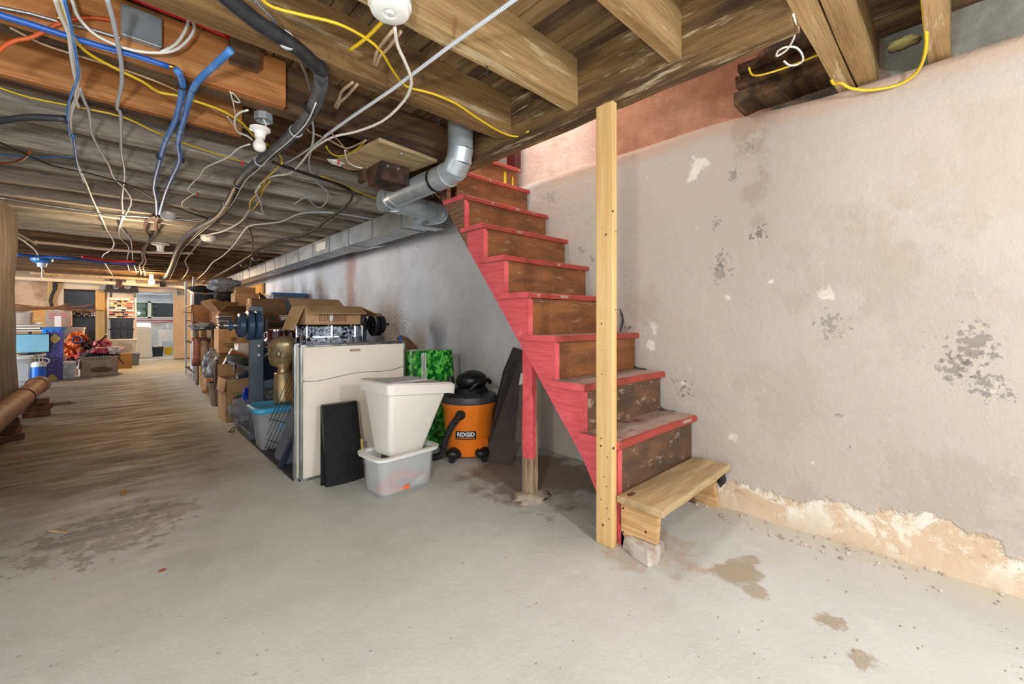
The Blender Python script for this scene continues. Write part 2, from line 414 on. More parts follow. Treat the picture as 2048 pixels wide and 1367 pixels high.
def floor_mat():
    m, nb, bs = newmat('floor_concrete')
    pos = nb.n('ShaderNodeTexCoord').outputs['Object']; sp = nb.n('ShaderNodeSeparateXYZ', {0: pos}).outputs
    n1 = nb.noise(pos, 1.3, 6, .6); n2 = nb.noise(pos, 7, 8, .7); n3 = nb.noise(pos, 60, 4, .7)
    base = nb.mix(nb.mr(n1, .35, .7), hx(203,205,199), hx(187,189,181))
    base = nb.mix(nb.mr(n2, .52, .8), base, hx(211,212,206))
    base = nb.mix(nb.math('MULTIPLY', nb.mr(n3, .62, .72), .35), base, hx(150,146,134))
    # dirt worn into the slab down the passage
    st = nb.n('ShaderNodeMapping', {'Vector': pos, 'Rotation': (0, 0, .5), 'Scale': (1.0, 5.0, 1)}).outputs[0]
    s1 = nb.noise(st, 1.8, 8, .68, .6); s2 = nb.noise(st, 7, 7, .7, .4)
    e = nb.math('ADD', sp[1], nb.math('MULTIPLY', nb.math('SUBTRACT', n1, .5), 2.2))
    my = nb.math('MULTIPLY', nb.mr(e, 2.2, 4.2), nb.mr(e, 11.5, 8.8))
    ex = nb.math('ADD', sp[0], nb.math('MULTIPLY', nb.math('SUBTRACT', n2, .5), .3))
    d = nb.math('MULTIPLY', my, nb.mr(ex, .95, .35))
    d = nb.math('MULTIPLY', d, nb.mr(s1, .25, .62, .72, 1.0))
    br = nb.mix(nb.mr(s2, .38, .66), hx(112,90,68), hx(76,56,40))
    br = nb.mix(nb.mr(s1, .58, .72), br, hx(52,41,32))
    col = nb.mix(d, base, br)
    # grimy blotches at the left, damp marks by the wall, brown patch under the stairs
    def blot(p, r, c, amp=.6, sc=7, k=1.0):
        nonlocal col
        col = nb.mix(nb.math('MULTIPLY', nb.spot(pos, p, r, amp, sc), k), col, c)
    blot((-.05, 2.75, 0), .24, hx(96,92,86), 1.6, 14, .5)
    blot((.22, 2.85, 0), .12, hx(104,98,90), .9, 12, .5)
    blot((1.80, .62, 0), .10, hx(160,140,112), .55, 9, .8)
    blot((1.72, .52, 0), .05, hx(160,140,112), .6, 12, .7)
    blot((1.93, .60, 0), .04, hx(160,140,112), .6, 12, .7)
    blot((1.70, .95, 0), .20, hx(184,156,128), .8, 9, .5)
    blot((1.73, .30, 0), .045, hx(160,142,116), .9, 16, .8)
    blot((1.60, .20, 0), .04, hx(160,142,116), .9, 16, .8)
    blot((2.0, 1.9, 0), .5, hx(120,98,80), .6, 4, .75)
    blot((1.32, .05, 0), .02, hx(160,142,116), .9, 20, .8)
    w_ = nb.math('MULTIPLY', nb.mr(nb.math('ADD', sp[0], nb.math('MULTIPLY', n2, .25)), 2.22, 2.55), nb.mr(sp[1], 1.2, .9))
    col = nb.mix(nb.math('MULTIPLY', w_, .6), col, hx(206,188,162))
    nb.t.links.new(col, bs.inputs['Base Color'])
    nb.t.links.new(nb.mr(s1, .3, .7, .5, .75), bs.inputs['Roughness'])
    h = nb.math('ADD', nb.math('MULTIPLY', n2, .6), nb.math('MULTIPLY', n3, .25))
    b = nb.n('ShaderNodeBump', {'Height': h, 'Strength': .35, 'Distance': .02}); nb.t.links.new(b.outputs[0], bs.inputs['Normal'])
floor_mat()

def wall_mat():
    m, nb, bs = newmat('wall_plaster')
    pos = nb.n('ShaderNodeTexCoord').outputs['Object']; sp = nb.n('ShaderNodeSeparateXYZ', {0: pos}).outputs
    n1 = nb.noise(pos, .9, 5, .6); n2 = nb.noise(pos, 6, 8, .7); n3 = nb.noise(nb.scaled(pos, (1, 12, 1)), 6, 6, .6)
    n4 = nb.noise(pos, 30, 5, .75)
    beige = nb.mix(nb.mr(n1, .35, .65), hx(190,177,166), hx(184,177,166)); beige = nb.mix(nb.math('MULTIPLY', nb.mr(n3, .4, .7), .12), beige, hx(186,166,148))
    grey = nb.mix(nb.mr(n1, .35, .65), hx(232,233,236), hx(208,209,214)); grey = nb.mix(nb.math('MULTIPLY', nb.mr(n2, .5, .7), .6), grey, hx(222,222,222))
    grey = nb.mix(nb.math('MULTIPLY', nb.mr(nb.noise(pos, 3, 6, .7), .56, .7), .5), grey, hx(186,182,180))
    ye = nb.math('ADD', sp[1], nb.math('MULTIPLY', nb.math('SUBTRACT', n2, .5), .4))
    col = nb.mix(nb.mr(ye, 2.25, 2.6), beige, grey)
    # orange rust run down the whitewash
    run = nb.math('MULTIPLY', nb.mr(nb.math('ABSOLUTE', nb.math('SUBTRACT', ye, 5.95)), .28, .02), nb.mr(sp[2], .8, 1.3))
    col = nb.mix(nb.math('MULTIPLY', run, .6), col, hx(170,112,88))
    # old terracotta paint above the ledge
    ze = nb.math('ADD', sp[2], nb.math('MULTIPLY', nb.math('SUBTRACT', n2, .5), .05))
    ze = nb.math('ADD', ze, nb.math('MULTIPLY', nb.mr(sp[1], 1.0, .35), .10))
    up = nb.mr(ze, 2.085, 2.11)
    terra = nb.mix(nb.mr(n2, .35, .7), hx(186,138,114), hx(164,116,92))
    pale = nb.mix(nb.mr(n2, .4, .7), hx(226,206,196), hx(212,184,170))
    tcol = nb.mix(nb.mr(ye, 1.6, 2.0), terra, pale)
    dark = nb.mix(nb.mr(n2, .4, .65), hx(96,84,76), hx(128,112,100))
    tcol = nb.mix(nb.mr(ye, .74, .68), tcol, dark)
    grn = nb.mix(nb.mr(n2, .35, .65), hx(150,152,144), hx(126,128,120))
    tcol = nb.mix(nb.mr(ye, .27, .24), tcol, grn)
    edge = nb.math('MULTIPLY', nb.mr(ze, 1.98, 2.07), nb.mr(ye, 2.3, 1.9))
    col = nb.mix(nb.math('MULTIPLY', edge, .45), col, hx(196,156,128))
    col = nb.mix(up, col, tcol)
    def blot(p, r, c, amp=.7, sc=9, k=1.0):
        nonlocal col
        col = nb.mix(nb.math('MULTIPLY', nb.spot(pos, p, r, amp, sc), k), col, c)
    def wp(px, py):
        v = at(px, py, x=2.40); return (v.x, v.y, v.z)
    for px, py, r, k in ((1520,465,.035,.9),(1440,520,.04,.6),(1440,545,.05,.5),(1660,650,.05,.55),(1940,690,.07,.7),(1905,735,.05,.7),(1975,770,.05,.7),(1430,445,.03,.6),(1365,780,.045,.8),(1345,755,.03,.8),(1680,830,.02,.7),(1690,900,.02,.8),(1250,655,.03,.9),(1280,670,.02,.9),(1130,290,.04,.7),(1110,330,.05,.5),(1500,295,.04,.5),(1160,500,.03,.5),(1180,520,.03,.6),(1465,350,.03,.6),(800,660,.2,.5),(775,690,.14,.4),(1100,395,.06,.35)):
        blot(wp(px, py), r*.8, hx(84,86,84), 2.2, 42, k*.75)
    for px, py, r in ((1655,590,.03),(1660,570,.016),(1305,655,.04),(1300,690,.03),(1365,770,.03),(1380,745,.025),(1390,330,.06),(1380,345,.05),(1640,832,.015),(1620,925,.02),(1455,595,.018),(1545,562,.012),(1285,360,.03),(1460,880,.03),(1290,420,.02)):
        blot(wp(px, py), r, hx(228,222,208), .9, 14, .85)
    # damp streaks and smudges that belong to the plaster
    for px, py, r, k in ((1515,300,.10,.5),(1512,380,.07,.4),(1518,450,.05,.35),(1500,250,.10,.5),(1720,520,.25,.18),(1850,600,.3,.15),(1560,800,.2,.2),(1290,620,.12,.3),(1900,980,.2,.25),(1620,1000,.12,.25),(1990,360,.3,.15)):
        blot(wp(px, py), r, hx(164,142,122), 1.0, 7, k)
    wh = nb.noise(nb.scaled(pos, (1, 2, 1)), 9, 9, .8, .6)
    col = nb.mix(nb.math('MULTIPLY', nb.mr(wh, .60, .68), .45), col, hx(216,208,196))
    # scuffs
    sc = nb.noise(nb.scaled(pos, (1, 3, 9)), 3, 8, .75, 1.5)
    col = nb.mix(nb.math('MULTIPLY', nb.mr(sc, .66, .7), .4), col, hx(228,220,208))
    # flaking, salt-whitened foot of the wall
    fz = nb.math('ADD', sp[2], nb.math('MULTIPLY', nb.math('SUBTRACT', nb.noise(pos, 2.6, 7, .7), .5), .42))
    foot = nb.math('MULTIPLY', nb.mr(fz, .155, .135), nb.mr(sp[1], 1.35, 1.1))
    footc = nb.mix(nb.mr(nb.noise(pos, 5, 9, .78, .8), .44, .54), hx(226,220,204), hx(206,180,152))
    footc = nb.mix(nb.math('MULTIPLY', nb.mr(nb.noise(pos, 11, 8, .75, .5), .54, .64), .8), footc, hx(178,146,118))
    footc = nb.mix(nb.math('MULTIPLY', nb.mr(nb.noise(pos, 17, 6, .7), .58, .66), .8), footc, hx(232,228,216))
    footc = nb.mix(nb.mr(n4, .6, .75), footc, hx(176,150,124))
    low = nb.mr(fz, .10, .02)
    footc = nb.mix(nb.math('MULTIPLY', low, .7), footc, hx(214,192,168))
    col = nb.mix(foot, col, footc)
    col = nb.mix(nb.math('MULTIPLY', nb.mr(n4, .68, .76), .4), col, hx(150,134,118))
    nb.t.links.new(col, bs.inputs['Base Color']); bs.inputs['Roughness'].default_value = .9; bs.inputs['Specular IOR Level'].default_value = .25
    h = nb.math('ADD', nb.math('MULTIPLY', n2, .8), nb.math('MULTIPLY', n4, .3)); h = nb.math('SUBTRACT', h, nb.math('MULTIPLY', foot, .5))
    b = nb.n('ShaderNodeBump', {'Height': h, 'Strength': .6, 'Distance': .02}); nb.t.links.new(b.outputs[0], bs.inputs['Normal'])
wall_mat()
M('stone_wall', hx(206,176,146), hx(150,120,96), 2.6, .9, bump=.8, lo=.4, hi=.7, detail=7, c3=hx(92,74,62), s3=8, t3=.6)
M('pier_plaster', hx(112,99,86), hx(88,76,64), 3, .9, bump=.7, st=(3, 3, .6), lo=.35, hi=.65, detail=7, c3=hx(142,128,112), s3=7)
M('laundry_wall', hx(226,230,234), hx(208,212,216), 2, .9, bump=.4)
# ================================================================ structure
def bar(b, axis, a0, a1, c0, c1, z0, z1, n=8, j=.004, seed=0):
    """rough-sawn beam along X or Y, edges slightly uneven"""
    rnd = random.Random(seed); R = []
    for i in range(n+1):
        t = a0+(a1-a0)*i/n; q = []
        for (c, z) in ((c0, z0), (c1, z0), (c1, z1), (c0, z1)):
            cc = c+rnd.uniform(-j, j); zz = z+(rnd.uniform(-j, j) if z == z0 else 0)
            q.append(Vector((t, cc, zz) if axis == 'X' else (cc, t, zz)))
        R.append(q)
    return b.rings(R)

fl = B(); fl.box(-7, 2.75, -2.0, 13.72, -.1, 0); fl.box(-7, 2.75, 13.72, 18, -.1, 0.02)
floor = struct('floor', fl, 'floor_concrete')
fg = struct('trim_1', B().box(.17, .77, 13.62, 13.72, 0, .045), 'laundry_wall', bevel=.01)

# right wall, leaning plaster with a ledge at the old floor line
def sstep(v, a, b):
    t = min(1, max(0, (v-a)/(b-a))); return t*t*(3-2*t)
ys = [-2+.1*i for i in range(56)]+[3.6+.4*i for i in range(37)]
zs = [0, .03, .07, .12, .18, .25]+[.33+.08*i for i in range(22)]+[2.06, 2.09, 2.11, 2.14, 2.22, 2.4, 2.8, 3.2, 3.6]
wb = B(); ny = len(ys)
for z in zs:
    for y in ys:
        nz = noise.noise(Vector((0, y*1.1, z*1.3)))*.018+noise.noise(Vector((3, y*5, z*5)))*.006
        x = 2.42+nz-.13*sstep(z, .8, 2.06)*sstep(y, 1.0, .35)
        if z < .25 and y < 1.6: x += -.045*sstep(z, .2, .0)+noise.noise(Vector((9, y*9, z*14)))*.018
        if z > 2.1: x += .085+(.13*sstep(y, 1.0, .35))*.55
        # broken plaster beside the lowest treads
        if .84 < y < 1.35 and z < .75: x += max(0, noise.noise(Vector((2, y*11, z*11))))*.03
        wb.v.append(Vector((x, y, z-(.10*sstep(y, 1.0, .35)*sstep(z, 1.7, 2.06) if z < 3 else 0))))
for j in range(len(zs)-1):
    for i in range(ny-1):
        wb.f.append((j*ny+i, j*ny+i+1, (j+1)*ny+i+1, (j+1)*ny+i))
wall_right = struct('wall_right', wb, 'wall_plaster', smooth=True)
# outer leaf behind the plaster, so that it has thickness
part('masonry', B().box(2.56, 2.9, -2, 18, 0, 3.6), 'stone_wall', wall_right, local=False)
part('panel', B().box(2.36, 2.40, 10.7, 13.5, .6, 1.83), 'osb_panel', wall_right, local=False, label='flat yellow sheet on the far wall')  # yellow area of the far wall, modelled as a thin sheet

# dark broken edge of the plaster where the stair meets it
M('crack_dark', hx(74,66,58), hx(40,36,32), 20, .95)
for pts, r in (([(1239,618),(1246,640),(1241,662),(1243,690),(1240,715),(1262,733),(1296,743),(1309,752)], .008), ([(1309,752),(1300,772),(1303,798),(1322,818),(1352,827),(1366,843)], .007), ([(1366,845),(1360,868),(1363,890),(1360,905),(1370,916)], .006), ([(1438,936),(1446,950),(1440,968),(1450,985)], .02), ([(1160,700),(1163,640),(1157,600),(1160,560)], .006)):
    q = [at(p[0], p[1], x=2.405) for p in pts]; q = [v+Vector((random.uniform(0, .004), random.uniform(-.006, .006), random.uniform(-.006, .006))) for v in q]
    cnt_ = [0]
    part('plaster_crack', B().tube(q, lambda t_, r=r: r*random.uniform(.35, 1.2), 6, 5), 'crack_dark', wall_right, local=False)
# left pier
pr = B()
R = []
for i in range(15):
    z = 2.01*i/14
    R.append([Vector((x+noise.noise(Vector((x, y, z*2.2)))*.03, y+noise.noise(Vector((x+5, y, z*2.2)))*.03, z)) for x, y in ((-.71,3.2),(-.71,4.2),(-.70,5.2),(-.70,6.14),(-.75,6.2),(-1.5,6.2),(-1.5,3.2))])
pr.rings(R)
struct('wall_left', pr, 'pier_plaster', smooth='a')

# back partition of drywall with two doorways
YB = 13.72
def X_at(px, y): return at(px, 600, y=y).x
def Z_at(px, py, y): return at(px, py, y=y).z
xd0, xd1, xm1, xl0, xl1, xr = X_at(127, YB), X_at(191, YB), X_at(212, YB), X_at(273, YB), X_at(347, YB), 2.6
zt = Z_at(300, 583, YB); zc = 2.2
wbk = struct('wall_back', B().box(X_at(104, YB), xr, YB, YB+.1, zt, zc), 'drywall')
for a, b_ in ((X_at(104, YB), xd0), (xm1, xl0), (xl1, xr)):
    part('drywall_sheet', B().box(a, b_, YB, YB+.1, 0, zt), 'drywall', wbk, local=False)
part('jamb', B().box(xd1, xd1+.16, YB-.03, YB+.1, 0, zt-.01), 'jamb_pine', wbk, local=False, bevel=.004)
part('jamb', B().box(xd1+.175, xm1-.01, YB-.02, YB+.1, 0, zt-.01), 'jamb_pine', wbk, local=False, bevel=.004)
part('outlet_box', B().box(X_at(353, YB), X_at(367, YB), YB-.03, YB, Z_at(360, 590, YB), Z_at(360, 574, YB)), 'chrome', wbk, local=False, bevel=.004)
struct('wall_back_stone', B().box(-7, X_at(104, YB)-.02, YB+.0, YB+.3, 0, 2.2), 'stone_wall')
part('corner_board', B().box(X_at(102, YB)-.05, X_at(104, YB)+.01, YB-.03, YB+.05, 0, 1.95), 'jamb_pine', wbk, local=False)
# bathroom behind the dark doorway
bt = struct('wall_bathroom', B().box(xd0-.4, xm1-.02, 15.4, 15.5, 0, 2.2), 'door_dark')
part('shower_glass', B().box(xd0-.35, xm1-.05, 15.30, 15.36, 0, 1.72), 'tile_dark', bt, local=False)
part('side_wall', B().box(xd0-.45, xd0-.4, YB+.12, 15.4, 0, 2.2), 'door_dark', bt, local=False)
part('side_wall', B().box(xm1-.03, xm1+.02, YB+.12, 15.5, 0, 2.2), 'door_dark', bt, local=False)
mos = B()
for i in range(26):
    for j in range(3):
        if random.random() < .6:
            x = xd0-.2+i*.045; mos.box(x, x+.03, 15.27, 15.30, 1.10+j*.035, 1.125+j*.035)
part('mosaic_band', B().box(xd0-.3, xm1-.05, 15.285, 15.31, 1.08, 1.22), 'black_plastic', bt, local=False)
mo = part('mosaic_tile', mos, 'chrome', bt, local=False); mo['kind'] = 'stuff'
# laundry room
YL = 16.9
wl = struct('wall_laundry', B().box(-.6, 2.7, YL, YL+.1, 0, Z_at(310, 636, YL)), 'laundry_wall')
zw0, zw1 = Z_at(310, 636, YL), Z_at(310, 603, YL)
part('upper_wall', B().box(-.6, 2.7, YL, YL+.1, zw1, 2.3), 'laundry_wall', wl, local=False)
xw0, xw1 = X_at(262, YL), X_at(352, YL)
part('side_pier', B().box(-.6, xw0, YL, YL+.1, zw0, zw1), 'laundry_wall', wl, local=False)
part('side_pier', B().box(xw1, 2.7, YL, YL+.1, zw0, zw1), 'laundry_wall', wl, local=False)
part('pipe_run', B().tube([(-.5,16.82,.98),(.4,16.8,.9),(1.0,16.82,.93),(1.8,16.82,1.05)], .012), 'wire_orange', wl, local=False)
part('pipe_run', B().tube([(-.5,16.84,1.03),(.5,16.82,.99),(1.8,16.84,1.0)], .012), 'pex_red', wl, local=False)
part('ceiling_beam', B().box(-.6, 2.7, 16.5, 16.9, 1.78, 1.9), 'laundry_wall', wl, local=False)
part('side_wall', B().box(2.0, 2.1, YB+.1, YL, 0, 2.2), 'laundry_wall', wl, local=False)
part('side_wall', B().box(xm1+.03, xm1+.08, YB+.1, YL, 0, 2.2), 'laundry_wall', wl, local=False)
win = struct('window_1', None)
win.location = ((xw0+xw1)/2, YL, zw0)
xs_ = X_at(299, YL)
for a, b_, c, d in ((xw0, xw1, zw0, zw0+.04), (xw0, xw1, zw1-.04, zw1), (xw0, xw0+.05, zw0, zw1), (xw1-.05, xw1, zw0, zw1), (xs_-.04, xs_+.04, zw0, zw1)):
    part('window_frame', B().box(a, b_, YL-.02, YL+.06, c, d), 'white_plastic', win, local=False)
gb = B()
for i in range(1, 12):
    x = xw0+(xw1-xw0)*i/12; gb.cyl((x, YL+.12, zw0), (x, YL+.12, zw1), .008, seg=6)
for j in range(1, 4):
    z = zw0+(zw1-zw0)*j/4; gb.cyl((xw0, YL+.12, z), (xw1, YL+.12, z), .006, seg=6)
part('security_grille', gb, 'black_plastic', win, local=False)
M('glass', hx(230, 240, 240), rough=.02, trans=1)
part('pane', B().box(xw0, xw1, YL+.02, YL+.026, zw0, zw1), 'glass', win, local=False)
lw = B()
for i in range(60):
    lw.blob((random.uniform(-1.5, 3.5), random.uniform(18.6, 19.8), random.uniform(.6, 2.0)), (.3, .25, .22), i, .5, 2.5, 2)
o = solo('shrub', lw, 'foliage', 'green shrub seen through the laundry window', 'shrub')
solo('outdoor_panel', B().prism([(X_at(306, 18), 1.75), (X_at(352, 18), 1.62), (X_at(352, 18), .9), (X_at(306, 18), .9)], 18.0, 18.05, 'XZ'), 'glass_dark', 'dark slanted sheet outside the laundry window', 'sheet')
struct('ground', B().box(-6, 8, 18, 24, -.2, .9), 'foliage')
sunl = light('outdoor_daylight', 'AREA', (1, 18.2, 3.6), 60, (1, 1, .96), 3, 2, (math.radians(20), 0, 0))

# ---------------- ceiling: sheathing, planks, joists
cb = B(); cb.box(-7, 1.66, -1.2, YB+3.3, 2.262, 2.30); cb.box(1.66, 2.56, -1.2, .28, 2.262, 2.30); cb.box(1.66, 2.56, 2.98, YB+3.3, 2.262, 2.30)
ceiling = struct('ceiling', cb, 'plank_dark')
rnd = random.Random(3)
x = -3.4; k = 0
while x < 2.5:
    wd = rnd.uniform(.075, .095); z = 2.232+rnd.uniform(0, .008)
    segs = [(-1.2, YB)] if x < 1.62 else [(-1.2, .30), (3.0, YB)]
    for a, b_ in segs:
        bb = B()
        bb.box(x, x+wd-.006, a, b_, z, z+.026)
        part('plank', bb, 'plank' if rnd.random() < .6 else 'plank_dark', ceiling)
    x += wd; k += 1
JY = [(-.92, -.85), (-.46, -.39), (.03, .09), (.25, .31), (.317, .38), (.74, .79), (1.24, 1.305), (1.705, 1.775), (2.245, 2.31), (2.745, 2.81)]
y = 3.24
while y < 13.5:
    JY.append((y, y+.065)); y += .49
for i, (a, b_) in enumerate(JY):
    x1 = 2.46 if (b_ < .39 or a > 3.0) else 1.60
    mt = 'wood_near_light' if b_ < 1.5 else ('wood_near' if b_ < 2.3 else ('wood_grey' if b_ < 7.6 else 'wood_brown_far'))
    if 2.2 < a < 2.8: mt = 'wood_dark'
    bb = B(); bar(bb, 'X', -3.6, x1, a, b_, 2.01+(.0 if i < 9 else rnd.uniform(-.012, .012)), 2.236, 22, .003 if b_ < 3 else .006, i)
    part('joist', bb, mt, ceiling)
bb = B(); bar(bb, 'Y', .38, 3.0, 1.585, 1.632, 1.965, 2.262, 16, .002, 50)
part('trimmer', bb, 'trimmer_wood', ceiling)
bb = B(); bar(bb, 'Y', .38, 3.0, 1.640, 1.705, 1.98, 2.262, 16, .003, 51)
part('trimmer', bb, 'trimmer_wood', ceiling)
bb = B(); bar(bb, 'X', 1.60, 2.46, 2.93, 3.0, 2.0, 2.262, 6, .003, 52); part('header', bb, 'wood_dark', ceiling)
# rotten plate on the wall
bb = B()
for j, (z0, z1, x0) in enumerate(((2.10, 2.16, 2.30), (2.165, 2.22, 2.27), (2.225, 2.262, 2.24))):
    bb = B(); bar(bb, 'Y', .38, .80-.02*j, x0, 2.47, z0, z1, 6, .006, 60+j); part('wall_plate', bb, 'wood_dark', ceiling)
# stairwell walls and roof above the ceiling line
ws = struct('wall_stairwell', B().box(1.60, 1.70, .2, 3.1, 2.262, 3.6), 'drywall')
part('front_wall', B().box(1.70, 2.6, .28, .38, 2.262, 3.6), 'drywall', ws, local=False)
part('roof', B().box(1.6, 2.6, .2, 3.2, 3.6, 3.65), 'laundry_wall', ws, local=False)
part('end_wall', B().box(1.70, 2.6, 2.98, 3.08, 2.262, 3.6), 'maroon', ws, local=False)
d2 = struct('door_1', None); d2.location = (2.36, 2.55, 2.25)
part('door_jamb', B().box(2.37, 2.44, 2.50, 2.60, 2.25, 3.2), 'maroon', d2, local=False, bevel=.004)
part('door_panel', B().box(1.9, 2.37, 2.70, 2.74, 2.25, 3.2), 'maroon', d2, local=False, bevel=.004)
part('blue_tape', B().box(2.14, 2.20, 2.69, 2.70, 2.25, 2.5), 'tote_blue', d2, local=False)

# ================================================================ staircase
st = thing('staircase', 'steep old staircase with red painted treads and stringer and brown risers', 'staircase', (1.63, 1.6, 0))
ZK = [.231, .46, .692, .92, 1.153, 1.376, 1.592, 1.808, 2.045, 2.245]
YK = [.83, 1.035, 1.225, 1.405, 1.597, 1.794, 1.984, 2.176, 2.375, 2.487]
# stringer: sloping underside, sawtooth top
poly = []
sb = lambda yy: .221+1.229*(yy-1.16)
poly.append((1.0, 0.0)); poly.append((1.06, 0.0)); poly.append((1.062, ZK[1]-.03))
for k in range(1, 8):
    yr = YK[k+1]+.028 if k < 8 else 0
    poly.append((yr, ZK[k]-.03)); poly.append((yr, ZK[k+1]-.03))
poly.append((2.60, ZK[8]-.03)); poly.append((2.60, sb(2.60)))
poly = [(max(p[0], .985), p[1]) for p in poly]
def sawtooth(x0, x1, nm, mt):
    R = [[], []]
    # as quads between underside and top, step by step (no concave ngon)
    b = B(); segs = []
    yb = 1.062
    edges = [1.062]+[YK[k]+.028 for k in range(2, 9)]+[2.60]
    tops = [ZK[k]-.03 for k in range(1, 9)]
    for i in range(len(edges)-1):
        y0, y1, zt_ = edges[i], edges[i+1], tops[i]
        if i == 0: y0 = 1.02
        p = [(y0, max(0, sb(y0))), (y1, max(0, sb(y1))), (y1, zt_), (y0, zt_)]
        if i == 0: p = [(1.0, 0), (1.075, 0)] + [(y1, sb(y1)), (y1, zt_), (1.0+.062, zt_), (1.0+.062, .02)]; p = [(1.062, 0), (y1, sb(y1)), (y1, zt_), (1.062, zt_)]
        b.prism(p, x0, x1)
    b.prism([(1.0, 0.0), (1.062, 0.0), (1.062, .10)], x0, x1)
    return part(nm, b, mt, st, local=False)
sawtooth(1.64, 1.672, 'stringer', 'stringer_paint')
sawtooth(2.30, 2.33, 'stringer', 'riser_worn')
for k in range(1, 10):
    z, y = ZK[k], YK[k]
    y1 = (YK[k+1] if k < 9 else y+.3)+.035
    dk = -.012 if k < 3 else 0
    xe = 2.415 if k > 2 else 2.40
    bb = B(); n = 10; R = []
    rr = random.Random(k)
    x0_ = 1.615 if k < 8 else 1.72
    for i in range(n+1):
        xx = x0_+(xe-x0_)*i/n; f = y+rr.uniform(-.002, .002)+(.006*math.sin(i/n*PI)); zz = z-.03
        R.append([Vector((xx, f, zz)), Vector((xx, y1, zz)), Vector((xx, y1, z)), Vector((xx, f+.006, z)), Vector((xx, f-.004, z-.008)), Vector((xx, f-.004, z-.022))])
    bb.rings(R)
    t = part('tread', bb, 'tread_paint', st, local=False)
    nb_ = B(); R = []
    for i in range(n+1):
        xx = x0_-.001+(xe-x0_+.001)*i/n; f = y+.006*math.sin(i/n*PI)
        R.append([Vector((xx, f-.0055, z-.031)), Vector((xx, f+.012, z-.031)), Vector((xx, f+.012, z-.010)), Vector((xx, f+.010, z+.001)), Vector((xx, f-.002, z-.002)), Vector((xx, f-.0055, z-.010))])
    nb_.rings(R)
    if k < 8: part('painted_end', B().box(x0_-.002, x0_+.004, y-.002, y1, z-.030, z+.0008), 'pink_paint', t, local=False)
    p_ = part('painted_nosing', nb_, 'red_paint', t, local=False)
    # riser below this tread
    zl = ZK[k-1] if k > 1 else 0.0
    rb = B().box(1.668 if k < 8 else 1.72, xe-.002, y+.0255, y+.046, zl-(.03 if k > 1 else 0), z-.03)
    rs = part('riser', rb, 'riser_worn' if k in (1, 2) else 'riser_wood', st, local=False)
    if k < 8:
        part('painted_edge', B().box(1.638, 1.672, y+.022, y+.0285, max(zl, .02), z-.03), 'pink_paint', rs, local=False)
        cv = B().tube([(1.66, y+.024, z-.036), (xe-.02, y+.024, z-.036)], .006, 6, 1)
        part('cove', cv, 'riser_wood', rs, local=False)
part('paint_drip', B().box(2.26, 2.285, 2.509, 2.514, 2.09, 2.19), 'wire_yellow', st, local=False)
part('paint_drip', B().box(2.35, 2.362, 2.509, 2.514, 2.08, 2.17), 'wire_yellow', st, local=False)
pb = B(); R = []
for i in range(9):
    z = .015+(.90-.015)*i/8; j = lambda: random.uniform(-.002, .002)
    R.append([Vector((1.674+j(), 1.632+j(), z)), Vector((1.730+j(), 1.632+j(), z)), Vector((1.730+j(), 1.705+j(), z)), Vector((1.674+j(), 1.705+j(), z))])
pb.rings(R)
part('prop_post', pb, 'prop_post_paint', st, local=False, bevel=.004, label='short prop post, red above and bare wood at its foot')
solo('concrete_footing', B().blob((1.705, 1.655, .005), (.10, .085, .035), 4, .5, 3, 3, 0), 'concrete_lump', 'rough concrete lump around the foot of the red prop post', 'footing', smooth=True)
# nails with hanging lath slivers at the stringer head
for i in range(3):
    solo('lath_splinter', B().tube([(1.60-.03*i, 2.52+.03*i, 1.96), (1.60-.03*i, 2.50+.02*i, 1.89), (1.62-.05*i, 2.46, 1.84)], .003, 5), 'cardboard_light',
         ('nearest', 'middle', 'farthest')[i]+' thin dangling wood splinter at the top of the stair stringer', 'splinter', 'splinters at the top of the stair stringer')

# pine post
t = thing('support_post', 'fresh pine stud standing upright from the floor to the ceiling trimmer', 'post', (1.595, 1.088, 0))
part('post', B().box(1.578, 1.613, 1.044, 1.132, .0, 1.962), 'pine_post', t, local=False, bevel=.004)
def onpost(px, py, r, side='L'):
    if side == 'L':
        p = at(px-3, py, x=1.578); b = B().cyl((p.x-.0008, p.y, p.z), (p.x+.004, p.y, p.z), r, seg=10)
    else:
        p = at(px, py, y=1.044); b = B().cyl((p.x, p.y-.0008, p.z), (p.x, p.y+.004, p.z), r, seg=10)
    part('knot', b, 'knot', t, local=False)
for px, py, r in ((1205,876,.0035),(1205,891,.005),(1218,914,.003),(1211,953,.003),(1216,972,.003),(1205,998,.003),(1217,1016,.003),(1221,1037,.003),(1209,1049,.006),(1215,469,.005),(1206,647,.004),(1207,700,.002),(1206,748,.003),(1207,455,.002),(1212,1030,.002)): onpost(px, py, r)
for px, py, r in ((1227,896,.007),(1226,422,.005),(1232,463,.0035),(1231,619,.003),(1229,780,.002)): onpost(px, py, r, 'R')

# loose bottom step
t = thing('bottom_step', 'unpainted pine step like a low bench at the foot of the stairs', 'step', (2.0, .95, 0))
bb = B(); R = []
for i in range(13):
    xx = 1.600+.79*i/12; d = .012*math.sin(i*1.3); e = .022*(i/12)
    R.append([Vector((xx, .822+e+d*.2, .199)), Vector((xx, 1.040, .199)), Vector((xx, 1.040, .231)), Vector((xx, .822+e+d*.2, .231))])
bb.rings(R); part('tread', bb, 'pine_board', t, local=False, bevel=.007)
part('leg', B().prism([(1.04, .0), (.985, .0), (.985, .062), (.875, .062), (.868, .16), (.875, .199), (1.04, .199)], 1.640, 1.672), 'pine_leg', t, local=False)
part('leg', B().prism([(1.04, .0), (.895, .0), (.925, .199), (1.04, .199)], 2.335, 2.365), 'pine_leg', t, local=False)
for (y, z) in ((1.03, .165), (1.03, .06)):
    part('screw', B().cyl((1.6385, y, z), (1.642, y, z), .004, seg=8), 'black_plastic', t, local=False)
